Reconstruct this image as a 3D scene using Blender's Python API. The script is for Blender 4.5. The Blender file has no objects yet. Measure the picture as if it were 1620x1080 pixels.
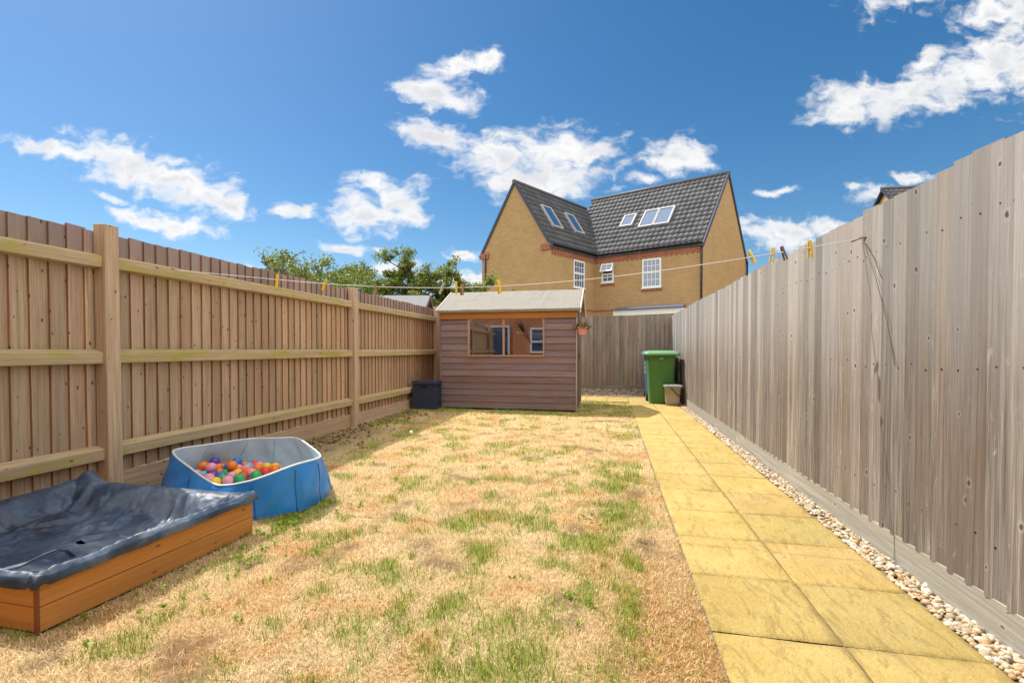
import bpy, bmesh, math, random
import numpy as np
from mathutils import Vector, Matrix
random.seed(7); RNG = np.random.default_rng(11)
scene = bpy.context.scene
COL = scene.collection
PI = math.pi

# ------------------------------------------------------------------ camera
F = 735.0
cam = bpy.data.cameras.new('camera'); camo = bpy.data.objects.new('camera', cam); COL.objects.link(camo)
cam.sensor_width = 36.0; cam.lens = F / 1620 * 36.0
cam.shift_y = 0.01594; cam.clip_start = 0.05; cam.clip_end = 3000
camo.location = (0, 0, 1.08)
camo.rotation_euler = (math.radians(89.0), 0, math.radians(11.98))
scene.camera = camo

# ------------------------------------------------------------------ light
SUN = Vector((-0.61, 0.25, 1.0)).normalized()
SUN_EL = math.asin(SUN.z); SUN_ROT = math.atan2(SUN.x, SUN.y)
scene.view_settings.view_transform = 'Standard'; scene.view_settings.look = 'None'
scene.view_settings.gamma = 1.0; scene.view_settings.exposure = 1.08
scene.view_settings.use_curve_mapping = False
SKY_STRENGTH = 0.15
sl = bpy.data.lights.new('sun', 'SUN'); so = bpy.data.objects.new('sun', sl); COL.objects.link(so)
sl.energy = 2.7; sl.angle = math.radians(0.53); sl.color = (1.0, 0.95, 0.86)
so.rotation_euler = SUN.to_track_quat('Z', 'Y').to_euler()

# cloud table: centre x, centre y, radius x, radius y, tilt (deg, clockwise) in 1/1000 of the tangent-plane unit
CLOUDS = [(90,240,75,13,12),(210,265,115,36,18),(300,295,100,36,22),(355,325,60,18,18),(280,357,75,18,8),(215,345,35,14,20),
 (175,310,25,7,18),(470,333,40,13,0),(570,340,55,32,10),(620,325,55,36,-30),(592,288,36,18,15),(650,335,35,22,20),(545,396,48,9,3),
 (595,397,18,5,3),(690,150,68,26,10),(720,112,48,17,-12),(776,103,26,17,0),(690,220,68,24,14),(790,250,82,38,15),(885,248,100,44,4),
 (850,290,95,30,5),(935,245,48,26,0),(1075,248,55,30,5),(1012,284,28,10,0),(1340,170,70,34,-5),(1400,165,60,36,-10),(1445,150,65,36,-20),
 (1505,130,75,42,-22),(1565,100,80,48,-30),(1610,110,60,55,0),(1460,98,45,14,-18),(1560,25,65,24,-15),(1605,20,55,34,0),(1240,370,85,27,3),
 (1310,365,55,14,0),(1230,303,36,7,-5),(1345,300,14,7,0),(1378,308,38,16,0),(1442,283,32,11,0),(625,424,42,12,-4),(732,407,34,9,2),
 (735,440,70,13,0),(360,430,60,14,0),(1500,-60,160,60,-20),(300,-150,200,40,5),(-150,300,90,30,10),(1750,60,120,60,-20)]
W = bpy.data.worlds.new('World'); scene.world = W; W.use_nodes = True
def nodes_of(tree):
    N = tree.nodes; L = tree.links
    def new(t, **kw):
        n = N.new(t)
        for k, v in kw.items(): setattr(n, k, v)
        return n
    return N, L, new
def build_world():
    t = W.node_tree; t.nodes.clear(); N, L, new = nodes_of(t)
    out = new('ShaderNodeOutputWorld'); bg = new('ShaderNodeBackground')
    sky = new('ShaderNodeTexSky'); sky.sky_type = 'NISHITA'; sky.sun_disc = False
    sky.sun_elevation = SUN_EL; sky.sun_rotation = SUN_ROT
    sky.altitude = 200; sky.air_density = 1.0; sky.dust_density = 0.6; sky.ozone_density = 2.0
    tc = new('ShaderNodeTexCoord')
    def dot(v):
        n = new('ShaderNodeVectorMath', operation='DOT_PRODUCT'); n.inputs[1].default_value = v
        L.new(tc.outputs['Generated'], n.inputs[0]); return n.outputs['Value']
    yaw = math.radians(11.98); c, s = math.cos(yaw), math.sin(yaw)
    r, f, u = dot((c, s, 0)), dot((-s, c, 0)), dot((0, 0, 1))
    def math2(op, a, b=None, clamp=False):
        n = new('ShaderNodeMath', operation=op); n.use_clamp = clamp
        for i, x in enumerate((a, b)):
            if x is None: continue
            if isinstance(x, (int, float)): n.inputs[i].default_value = x
            else: L.new(x, n.inputs[i])
        return n.outputs[0]
    fm = math2('MAXIMUM', f, 0.02)
    # north-facing tangent plane of the sky, fixed to the world's compass
    a = math2('MULTIPLY_ADD', math2('DIVIDE', r, fm), 0.735); N[-1].inputs[2].default_value = 0.810
    b = math2('MULTIPLY_ADD', math2('DIVIDE', u, fm), -0.735); N[-1].inputs[2].default_value = 0.553
    cv = new('ShaderNodeCombineXYZ'); L.new(a, cv.inputs[0]); L.new(b, cv.inputs[1])
    # warp the outline
    wn = new('ShaderNodeTexNoise'); wn.inputs['Scale'].default_value = 22; wn.inputs['Detail'].default_value = 4
    L.new(cv.outputs[0], wn.inputs['Vector'])
    w1 = new('ShaderNodeVectorMath', operation='SUBTRACT'); w1.inputs[1].default_value = (.5, .5, .5); L.new(wn.outputs['Color'], w1.inputs[0])
    w2 = new('ShaderNodeVectorMath', operation='MULTIPLY_ADD'); w2.inputs[1].default_value = (.05, .035, 0)
    L.new(w1.outputs[0], w2.inputs[0]); L.new(cv.outputs[0], w2.inputs[2])
    P = w2.outputs[0]
    cur = None
    for (x, y, rx, ry, ang) in CLOUDS:
        m = new('ShaderNodeMapping', vector_type='TEXTURE')
        m.inputs['Location'].default_value = (x/1000, y/1000, 0); m.inputs['Rotation'].default_value = (0, 0, math.radians(ang))
        m.inputs['Scale'].default_value = (rx*1.25/1000, ry*1.3/1000, 1)
        L.new(P, m.inputs['Vector'])
        ln = new('ShaderNodeVectorMath', operation='LENGTH'); L.new(m.outputs[0], ln.inputs[0])
        cur = ln.outputs['Value'] if cur is None else math2('SMOOTH_MIN', cur, ln.outputs['Value'])
        if cur.node.type == 'MATH': cur.node.inputs[2].default_value = 0.25
    sc_ = new('ShaderNodeVectorMath', operation='MULTIPLY'); sc_.inputs[1].default_value = (1.0, 1.7, 1); L.new(w2.outputs[0], sc_.inputs[0])
    fb = new('ShaderNodeTexNoise'); fb.inputs['Scale'].default_value = 26; fb.inputs['Detail'].default_value = 9; fb.inputs['Roughness'].default_value = .57
    L.new(sc_.outputs[0], fb.inputs['Vector'])
    dens = math2('ADD', math2('SUBTRACT', 1.0, cur), math2('MULTIPLY', math2('SUBTRACT', fb.outputs[0], .5), 2.05))
    al = new('ShaderNodeMapRange', interpolation_type='SMOOTHSTEP'); al.inputs['From Min'].default_value = 0.02; al.inputs['From Max'].default_value = 0.80
    L.new(dens, al.inputs['Value'])
    front = math2('GREATER_THAN', f, 0.03)
    alpha = math2('MULTIPLY', al.outputs[0], front)
    alpha = math2('MULTIPLY', alpha, 0.97)
    # cloud body: bright rims, greyer thick undersides
    g1 = new('ShaderNodeTexNoise'); g1.inputs['Scale'].default_value = 14; g1.inputs['Detail'].default_value = 5
    L.new(sc_.outputs[0], g1.inputs['Vector'])
    gm = new('ShaderNodeMapRange', interpolation_type='SMOOTHSTEP'); gm.inputs['From Min'].default_value = 0.45; gm.inputs['From Max'].default_value = 1.25
    L.new(math2('ADD', dens, math2('MULTIPLY', math2('SUBTRACT', g1.outputs[0], .5), 1.6)), gm.inputs['Value'])
    cc = new('ShaderNodeMix', data_type='RGBA'); cc.inputs['A'].default_value = (3.25, 3.22, 3.18, 1); cc.inputs['B'].default_value = (2.45, 2.47, 2.58, 1)
    L.new(gm.outputs[0], cc.inputs['Factor'])
    hs = new('ShaderNodeHueSaturation'); hs.inputs['Saturation'].default_value = SKY_SAT; hs.inputs['Value'].default_value = SKY_VAL
    hs.inputs['Hue'].default_value = SKY_HUE
    L.new(sky.outputs[0], hs.inputs['Color'])
    mx = new('ShaderNodeMix', data_type='RGBA'); L.new(alpha, mx.inputs['Factor']); L.new(hs.outputs[0], mx.inputs['A']); L.new(cc.outputs['Result'], mx.inputs['B'])
    # bright clouds out of view, overhead and behind, added to lift the ambient light
    cn = new('ShaderNodeTexNoise'); cn.inputs['Scale'].default_value = 3.2; cn.inputs['Detail'].default_value = 7; cn.inputs['Roughness'].default_value = .6
    L.new(tc.outputs['Generated'], cn.inputs['Vector'])
    def sstep(v, x0, x1):
        n = new('ShaderNodeMapRange', interpolation_type='SMOOTHSTEP'); n.inputs['From Min'].default_value = x0; n.inputs['From Max'].default_value = x1; L.new(v, n.inputs['Value']); return n.outputs[0]
    rest = math2('MAXIMUM', sstep(f, .30, .02), sstep(u, .70, .82))
    rest = math2('MULTIPLY', rest, sstep(cn.outputs[0], .33, .46)); rest = math2('MULTIPLY', rest, sstep(u, -.02, .06))
    m3 = new('ShaderNodeMix', data_type='RGBA'); L.new(rest, m3.inputs['Factor']); L.new(mx.outputs['Result'], m3.inputs['A']); m3.inputs['B'].default_value = (5.9, 5.8, 5.65, 1)
    mx = m3
    L.new(mx.outputs['Result'], bg.inputs['Color']); bg.inputs['Strength'].default_value = SKY_STRENGTH
    L.new(bg.outputs[0], out.inputs['Surface'])
SKY_SAT, SKY_VAL, SKY_HUE = 1.34, 0.40, 0.495
build_world()

# ------------------------------------------------------------------ materials
MATS = {}
def mat(name, color=(.5, .5, .5), rough=.6, metallic=0.0, spec=.5, var=0.0, varscale=8.0, bump=0.0, bumpscale=60.0, tint=False, coat=0.0, alt=None, altscale=3.0, altlo=.5, altamt=.6):
    """Plain procedural material: base colour, broken by noise, with an optional second colour in patches."""
    if name in MATS: return MATS[name]
    m = bpy.data.materials.new(name); m.use_nodes = True; t = m.node_tree; N, L, new = nodes_of(t)
    p = N['Principled BSDF']; p.inputs['Roughness'].default_value = rough; p.inputs['Metallic'].default_value = metallic
    p.inputs['Specular IOR Level'].default_value = spec; p.inputs['Coat Weight'].default_value = coat
    rgb = new('ShaderNodeRGB'); rgb.outputs[0].default_value = (*color, 1); cur = rgb.outputs[0]
    tc = new('ShaderNodeTexCoord')
    if alt:
        n = new('ShaderNodeTexNoise'); n.inputs['Scale'].default_value = altscale; n.inputs['Detail'].default_value = 6; n.inputs['Roughness'].default_value = .65
        L.new(tc.outputs['Object'], n.inputs['Vector'])
        r = new('ShaderNodeMapRange', interpolation_type='SMOOTHSTEP'); r.inputs['From Min'].default_value = altlo; r.inputs['From Max'].default_value = altlo+.18; r.inputs['To Max'].default_value = altamt
        L.new(n.outputs[0], r.inputs['Value'])
        x = new('ShaderNodeMix', data_type='RGBA'); L.new(r.outputs[0], x.inputs['Factor']); L.new(cur, x.inputs['A']); x.inputs['B'].default_value = (*alt, 1); cur = x.outputs['Result']
    if var:
        n = new('ShaderNodeTexNoise'); n.inputs['Scale'].default_value = varscale; n.inputs['Detail'].default_value = 7
        L.new(tc.outputs['Object'], n.inputs['Vector'])
        r = new('ShaderNodeMapRange'); r.inputs['From Min'].default_value = .25; r.inputs['From Max'].default_value = .75
        r.inputs['To Min'].default_value = 1-var; r.inputs['To Max'].default_value = 1+var; L.new(n.outputs[0], r.inputs['Value'])
        x = new('ShaderNodeVectorMath', operation='SCALE'); L.new(cur, x.inputs[0]); L.new(r.outputs[0], x.inputs['Scale']); cur = x.outputs[0]
    if tint:
        a = new('ShaderNodeAttribute', attribute_name='Col'); x = new('ShaderNodeMix', data_type='RGBA', blend_type='MULTIPLY'); x.inputs['Factor'].default_value = 1
        L.new(cur, x.inputs['A']); L.new(a.outputs['Color'], x.inputs['B']); cur = x.outputs['Result']
    L.new(cur, p.inputs['Base Color'])
    if bump:
        n = new('ShaderNodeTexNoise'); n.inputs['Scale'].default_value = bumpscale; n.inputs['Detail'].default_value = 6
        L.new(tc.outputs['Object'], n.inputs['Vector'])
        b = new('ShaderNodeBump'); b.inputs['Strength'].default_value = bump; b.inputs['Distance'].default_value = .01
        L.new(n.outputs[0], b.inputs['Height']); L.new(b.outputs[0], p.inputs['Normal'])
    MATS[name] = m; return m

def wood(name, dark, light, knot=(.05, .03, .02), knotamt=.85, alt=None, altscale=1.3, altlo=.5, altamt=.6, rough=.75, streak=.35, knotden=.45, white=None, bump=.35, altstretch=1.0, top=None):
    """Sawn board: grain along UV x (metres), knots, patches of a second colour; 'Col' tints each board."""
    if name in MATS: return MATS[name]
    m = bpy.data.materials.new(name); m.use_nodes = True; t = m.node_tree; N, L, new = nodes_of(t)
    p = N['Principled BSDF']; p.inputs['Roughness'].default_value = rough; p.inputs['Specular IOR Level'].default_value = .25
    uv = new('ShaderNodeUVMap'); uv.uv_map = 'UVMap'
    def scaled(v, src=None):
        n = new('ShaderNodeVectorMath', operation='MULTIPLY'); n.inputs[1].default_value = v; L.new(src or uv.outputs[0], n.inputs[0]); return n.outputs[0]
    def noise(vec, scale=1, detail=5, rough_=.6, dist=0):
        n = new('ShaderNodeTexNoise'); n.inputs['Scale'].default_value = scale; n.inputs['Detail'].default_value = detail
        n.inputs['Roughness'].default_value = rough_; n.inputs['Distortion'].default_value = dist; L.new(vec, n.inputs['Vector']); return n.outputs[0]
    def mrange(v, a, b, c=0., d=1., smooth=True):
        n = new('ShaderNodeMapRange', interpolation_type='SMOOTHSTEP' if smooth else 'LINEAR')
        for k, x in zip(('From Min', 'From Max', 'To Min', 'To Max'), (a, b, c, d)): n.inputs[k].default_value = x
        L.new(v, n.inputs['Value']); return n.outputs[0]
    def mixc(f, a, b, mode='MIX'):
        n = new('ShaderNodeMix', data_type='RGBA', blend_type=mode)
        for k, x in (('Factor', f), ('A', a), ('B', b)):
            if isinstance(x, (int, float)): n.inputs[k].default_value = x
            elif isinstance(x, tuple): n.inputs[k].default_value = (*x, 1)
            else: L.new(x, n.inputs[k])
        return n.outputs['Result']
    # knots bend the grain round themselves
    vor = new('ShaderNodeTexVoronoi'); vor.inputs['Scale'].default_value = 1; vor.inputs['Randomness'].default_value = .95; vor.voronoi_dimensions = '2D'
    wob = new('ShaderNodeTexNoise'); wob.inputs['Scale'].default_value = 1; wob.inputs['Detail'].default_value = 3; L.new(scaled((14, 30, 1)), wob.inputs['Vector'])
    wm = new('ShaderNodeVectorMath', operation='MULTIPLY_ADD'); wm.inputs[1].default_value = (.14, .14, 0); L.new(wob.outputs['Color'], wm.inputs[0]); L.new(scaled((6.0, 10.5, 1)), wm.inputs[2])
    L.new(wm.outputs[0], vor.inputs['Vector'])
    sep = new('ShaderNodeSeparateColor'); L.new(vor.outputs['Color'], sep.inputs[0])
    keep = new('ShaderNodeMath', operation='LESS_THAN'); keep.inputs[1].default_value = knotden; L.new(sep.outputs[0], keep.inputs[0])
    size = mrange(sep.outputs[1], 0, 1, .035, .11, False)
    q = new('ShaderNodeMath', operation='DIVIDE'); L.new(vor.outputs['Distance'], q.inputs[0]); L.new(size, q.inputs[1])
    core = mrange(q.outputs[0], .55, 1.05, 1, 0)
    km = new('ShaderNodeMath', operation='MULTIPLY'); L.new(core, km.inputs[0]); L.new(keep.outputs[0], km.inputs[1])
    halo = mrange(q.outputs[0], .9, 2.2, 1, 0)
    hm = new('ShaderNodeMath', operation='MULTIPLY'); L.new(halo, hm.inputs[0]); L.new(keep.outputs[0], hm.inputs[1])
    # grain
    base = noise(scaled((1.3, 55, 1)), 1, 6, .62, .7)
    col = mixc(mrange(base, .3, .7), dark, light)
    broad = noise(scaled((.5, 9, 1)), 1, 3, .5, .3)
    col = mixc(mrange(broad, .3, .72, 0, .55), col, tuple(d*.55+l*.35 for d, l in zip(dark, light)))
    fine = noise(scaled((5, 260, 1)), 1, 4, .65)
    sm = new('ShaderNodeVectorMath', operation='SCALE'); L.new(col, sm.inputs[0]); L.new(mrange(fine, .25, .75, 1-streak, 1+streak*.8, False), sm.inputs['Scale']); col = sm.outputs[0]
    if alt:
        an = noise(scaled((altstretch, 3.2, 1)), altscale, 6, .62, .2)
        col = mixc(mrange(an, altlo, altlo+.22, 0, altamt), col, alt)
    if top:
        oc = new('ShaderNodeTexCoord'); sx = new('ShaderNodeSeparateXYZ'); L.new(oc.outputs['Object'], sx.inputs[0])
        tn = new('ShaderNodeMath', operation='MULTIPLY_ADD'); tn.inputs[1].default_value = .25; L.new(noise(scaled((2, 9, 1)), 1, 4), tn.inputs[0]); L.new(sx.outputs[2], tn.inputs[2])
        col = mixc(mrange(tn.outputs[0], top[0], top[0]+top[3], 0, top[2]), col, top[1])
    if white:
        col = mixc(mrange(noise(scaled((7, 22, 1)), 1, 6, .7, .8), .6, .74, 0, .55), col, white)
        hw = new('ShaderNodeMath', operation='MULTIPLY'); hw.inputs[1].default_value = .30; L.new(hm.outputs[0], hw.inputs[0])
        col = mixc(hw.outputs[0], col, white)
    kk = new('ShaderNodeMath', operation='MULTIPLY'); kk.inputs[1].default_value = knotamt; L.new(km.outputs[0], kk.inputs[0])
    col = mixc(kk.outputs[0], col, knot)
    a = new('ShaderNodeAttribute', attribute_name='Col'); col = mixc(1.0, col, a.outputs['Color'], 'MULTIPLY')
    L.new(col, p.inputs['Base Color'])
    b = new('ShaderNodeBump'); b.inputs['Strength'].default_value = bump; b.inputs['Distance'].default_value = .004
    L.new(base, b.inputs['Height']); b2 = new('ShaderNodeBump'); b2.inputs['Strength'].default_value = bump; b2.inputs['Distance'].default_value = .0015
    L.new(fine, b2.inputs['Height']); L.new(b.outputs[0], b2.inputs['Normal']); L.new(b2.outputs[0], p.inputs['Normal'])
    MATS[name] = m; return m

def brick(name, c1, c2, mortar, scale=1.0, mortar_size=.011, rough=.85, weather=.25):
    if name in MATS: return MATS[name]
    m = bpy.data.materials.new(name); m.use_nodes = True; t = m.node_tree; N, L, new = nodes_of(t)
    p = N['Principled BSDF']; p.inputs['Roughness'].default_value = rough; p.inputs['Specular IOR Level'].default_value = .2
    uv = new('ShaderNodeUVMap'); uv.uv_map = 'UVMap'
    bt = new('ShaderNodeTexBrick'); bt.inputs['Color1'].default_value = (*c1, 1); bt.inputs['Color2'].default_value = (*c2, 1); bt.inputs['Mortar'].default_value = (*mortar, 1)
    bt.inputs['Scale'].default_value = scale; bt.inputs['Mortar Size'].default_value = mortar_size; bt.inputs['Brick Width'].default_value = .225; bt.inputs['Row Height'].default_value = .075
    bt.inputs['Bias'].default_value = -.1; bt.inputs['Mortar Smooth'].default_value = .2
    L.new(uv.outputs[0], bt.inputs['Vector'])
    n = new('ShaderNodeTexNoise'); n.inputs['Scale'].default_value = 1.3; n.inputs['Detail'].default_value = 8; n.inputs['Roughness'].default_value = .7; L.new(uv.outputs[0], n.inputs['Vector'])
    r = new('ShaderNodeMapRange'); r.inputs['From Min'].default_value = .25; r.inputs['From Max'].default_value = .75; r.inputs['To Min'].default_value = 1-weather; r.inputs['To Max'].default_value = 1+weather
    L.new(n.outputs[0], r.inputs['Value'])
    s = new('ShaderNodeVectorMath', operation='SCALE'); L.new(bt.outputs['Color'], s.inputs[0]); L.new(r.outputs[0], s.inputs['Scale'])
    L.new(s.outputs[0], p.inputs['Base Color'])
    b = new('ShaderNodeBump'); b.inputs['Strength'].default_value = .5; b.inputs['Distance'].default_value = .006; b.invert = True
    L.new(bt.outputs['Fac'], b.inputs['Height']); L.new(b.outputs[0], p.inputs['Normal'])
    MATS[name] = m; return m

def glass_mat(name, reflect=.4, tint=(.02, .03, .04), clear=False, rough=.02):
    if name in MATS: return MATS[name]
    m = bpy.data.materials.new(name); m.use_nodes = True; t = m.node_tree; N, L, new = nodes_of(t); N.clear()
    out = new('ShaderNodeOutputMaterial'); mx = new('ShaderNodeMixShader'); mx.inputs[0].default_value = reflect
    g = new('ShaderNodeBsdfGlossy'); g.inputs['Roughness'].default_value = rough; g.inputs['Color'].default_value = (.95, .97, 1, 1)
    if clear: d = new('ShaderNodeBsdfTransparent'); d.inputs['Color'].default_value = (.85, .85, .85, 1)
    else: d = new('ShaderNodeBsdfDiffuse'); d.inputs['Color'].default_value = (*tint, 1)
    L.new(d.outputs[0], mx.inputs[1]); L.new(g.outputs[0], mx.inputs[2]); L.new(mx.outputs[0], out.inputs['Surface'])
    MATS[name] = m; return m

# ------------------------------------------------------------------ mesh builder
class MB:
    def __init__(s): s.v = []; s.f = []; s.uv = []; s.c = []; s.smooth = []
    def face(s, idx, uvs=None, col=(1, 1, 1), smooth=False):
        s.f.append(tuple(idx)); s.uv.append(uvs or [(0, 0)]*len(idx)); s.c.append(col); s.smooth.append(smooth)
    def prism(s, prof_a, prof_b, col=(1, 1, 1), off=None, caps=True, smooth=False):
        """Loft between two equal rings of points; UV x runs along the loft, UV y round the ring (metres)."""
        n = len(prof_a); b = len(s.v); A = [Vector(p) for p in prof_a]; B = [Vector(p) for p in prof_b]
        s.v += [tuple(p) for p in A] + [tuple(p) for p in B]
        ou, ov = off if off else (random.uniform(0, 50), random.uniform(0, 50))
        Ln = sum(((q-p).length for p, q in zip(A, B)))/n; acc = 0
        for i in range(n):
            j = (i+1) % n; w = (A[j]-A[i]).length
            s.face((b+i, b+j, b+n+j, b+n+i), [(ou, ov+acc), (ou, ov+acc+w), (ou+Ln, ov+acc+w), (ou+Ln, ov+acc)], col, smooth); acc += w
        if caps:
            s.face(tuple(b+i for i in reversed(range(n))), [(ou+i*.01, ov+i*.02) for i in range(n)], col)
            s.face(tuple(b+n+i for i in range(n)), [(ou+i*.01, ov+i*.02) for i in range(n)], col)
    def box(s, lo, hi, axis=None, col=(1, 1, 1), M=None):
        lo = Vector(lo); hi = Vector(hi); d = hi-lo
        if axis is None: axis = max(range(3), key=lambda k: d[k])
        a, b, c = axis, (axis+1) % 3, (axis+2) % 3
        def pt(x, y, z):
            p = [0, 0, 0]; p[a] = x; p[b] = y; p[c] = z; p = Vector(p); return M @ p if M else p
        ring = [(lo[b], lo[c]), (hi[b], lo[c]), (hi[b], hi[c]), (lo[b], hi[c])]
        s.prism([pt(lo[a], y, z) for y, z in reversed(ring)][::-1], [pt(hi[a], y, z) for y, z in ring], col)
    def quad(s, pts, uvs=None, col=(1, 1, 1), smooth=False):
        b = len(s.v); s.v += [tuple(p) for p in pts]
        if uvs is None:
            P = [Vector(p) for p in pts]; e = (P[1]-P[0]); ex = e.normalized(); nrm = e.cross(P[-1]-P[0]).normalized(); ey = nrm.cross(ex)
            uvs = [((p-P[0]).dot(ex), (p-P[0]).dot(ey)) for p in P]
        s.face(range(b, b+len(pts)), uvs, col, smooth)
    def tube(s, pts, r, n=6, col=(1, 1, 1), caps=True):
        P = [Vector(p) for p in pts]; rs = r if isinstance(r, (list, tuple)) else [r]*len(P); rings = []
        for i, p in enumerate(P):
            d = (P[min(i+1, len(P)-1)]-P[max(i-1, 0)]).normalized(); up = Vector((0, 0, 1)) if abs(d.z) < .9 else Vector((1, 0, 0))
            x = d.cross(up).normalized(); y = x.cross(d); b = len(s.v)
            for k in range(n):
                a = 2*PI*k/n; s.v.append(tuple(p+(x*math.cos(a)+y*math.sin(a))*rs[i]))
            rings.append(b)
        acc = random.uniform(0, 9)
        for i in range(len(P)-1):
            l = (P[i+1]-P[i]).length
            for k in range(n):
                j = (k+1) % n; s.face((rings[i]+k, rings[i+1]+k, rings[i+1]+j, rings[i]+j), [(acc, k/n*.1), (acc+l, k/n*.1), (acc+l, (k+1)/n*.1), (acc, (k+1)/n*.1)], col, True)
            acc += l
        if caps:
            s.face([rings[0]+k for k in range(n)], None, col); s.face([rings[-1]+k for k in reversed(range(n))], None, col)
    def lathe(s, prof, centre=(0, 0, 0), n=24, col=(1, 1, 1), sx=1, sy=1):
        c = Vector(centre); base = len(s.v)
        for r, z in prof:
            for k in range(n): a = 2*PI*k/n; s.v.append((c.x+r*sx*math.cos(a), c.y+r*sy*math.sin(a), c.z+z))
        for i in range(len(prof)-1):
            for k in range(n):
                j = (k+1) % n; s.face((base+i*n+k, base+i*n+j, base+(i+1)*n+j, base+(i+1)*n+k), None, col, True)
    def build(s, name, material, parent=None, bevel=0.0, fixnormals=True):
        me = bpy.data.meshes.new(name); me.from_pydata(s.v, [], s.f)
        ul = me.uv_layers.new(name='UVMap'); flat = [x for u in s.uv for p in u for x in p]; ul.data.foreach_set('uv', flat)
        ca = me.color_attributes.new('Col', 'FLOAT_COLOR', 'CORNER'); cl = []
        for f, c in zip(s.f, s.c): cl += [c[0], c[1], c[2], 1.0]*len(f)
        ca.data.foreach_set('color', cl)
        me.polygons.foreach_set('use_smooth', s.smooth)
        if fixnormals:
            bm = bmesh.new(); bm.from_mesh(me); bmesh.ops.recalc_face_normals(bm, faces=bm.faces); bm.to_mesh(me); bm.free()
        me.materials.append(material); me.update()
        o = bpy.data.objects.new(name, me); COL.objects.link(o)
        if parent: attach(o, parent)
        if bevel:
            m = o.modifiers.new('edges', 'BEVEL'); m.width = bevel; m.segments = 2; m.limit_method = 'ANGLE'; m.angle_limit = math.radians(40); m.harden_normals = False
        return o
def attach(o, parent):
    """Parent o to a thing (or part) without moving it: geometry is written in world metres."""
    o.parent = parent
    W_ = Matrix.Identity(4); q = parent
    while q: W_ = Matrix.LocRotScale(q.location, q.rotation_euler, q.scale) @ W_; q = q.parent
    L_ = W_.inverted()
    o.location = L_.to_translation(); o.rotation_euler = L_.to_euler(); o.scale = (1, 1, 1)
def tag(o, label=None, cat=None, group=None, kind=None):
    if label: o['label'] = label
    if cat: o['category'] = cat
    if group: o['group'] = group
    if kind: o['kind'] = kind
    return o
def thing(name, loc, label, cat, group=None, rotz=0):
    o = bpy.data.objects.new(name, None); COL.objects.link(o); o.location = loc; o.rotation_euler = (0, 0, rotz); o.empty_display_size = .2
    return tag(o, label, cat, group)
def dup(root):
    r = root.copy(); COL.objects.link(r)
    for ch in list(root.children):
        c = ch.copy(); COL.objects.link(c); c.parent = r
        for g in list(ch.children):
            d = g.copy(); COL.objects.link(d); d.parent = c
    return r
def bulk(name, verts, faces, cols, material, parent=None, smooth=False):
    """Fast path for numpy triangles/quads with one colour per vertex."""
    me = bpy.data.meshes.new(name); k = faces.shape[1]
    me.vertices.add(len(verts)); me.vertices.foreach_set('co', verts.astype(np.float32).ravel())
    me.loops.add(faces.size); me.loops.foreach_set('vertex_index', faces.astype(np.int32).ravel())
    me.polygons.add(len(faces)); me.polygons.foreach_set('loop_start', np.arange(0, faces.size, k, dtype=np.int32))
    me.polygons.foreach_set('loop_total', np.full(len(faces), k, np.int32))
    if smooth: me.polygons.foreach_set('use_smooth', np.ones(len(faces), bool))
    me.update(calc_edges=True)
    if cols is not None:
        ca = me.color_attributes.new('Col', 'FLOAT_COLOR', 'POINT'); c4 = np.ones((len(verts), 4), np.float32); c4[:, :3] = cols; ca.data.foreach_set('color', c4.ravel())
    me.materials.append(material); o = bpy.data.objects.new(name, me); COL.objects.link(o)
    if parent: attach(o, parent)
    return o
def jit(c=1.0, a=.12):
    k = c*random.uniform(1-a, 1+a); return (k*random.uniform(.97, 1.03), k, k*random.uniform(.96, 1.04))
# value noise for scattering
_G = RNG.random((256, 256))
def vnoise(x, y, s):
    x = np.asarray(x)/s+100; y = np.asarray(y)/s+100; i = np.floor(x).astype(int); j = np.floor(y).astype(int); fx = x-i; fy = y-j
    fx = fx*fx*(3-2*fx); fy = fy*fy*(3-2*fy); g = lambda a, b: _G[a % 256, b % 256]
    return (g(i, j)*(1-fx)+g(i+1, j)*fx)*(1-fy)+(g(i, j+1)*(1-fx)+g(i+1, j+1)*fx)*fy
def fbm(x, y, s, o=4):
    r = 0; a = .5; t = 0
    for k in range(o): r = r+a*vnoise(np.asarray(x)+k*17.3, np.asarray(y)-k*9.1, s/2**k); t += a; a *= .55
    return r/t

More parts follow.
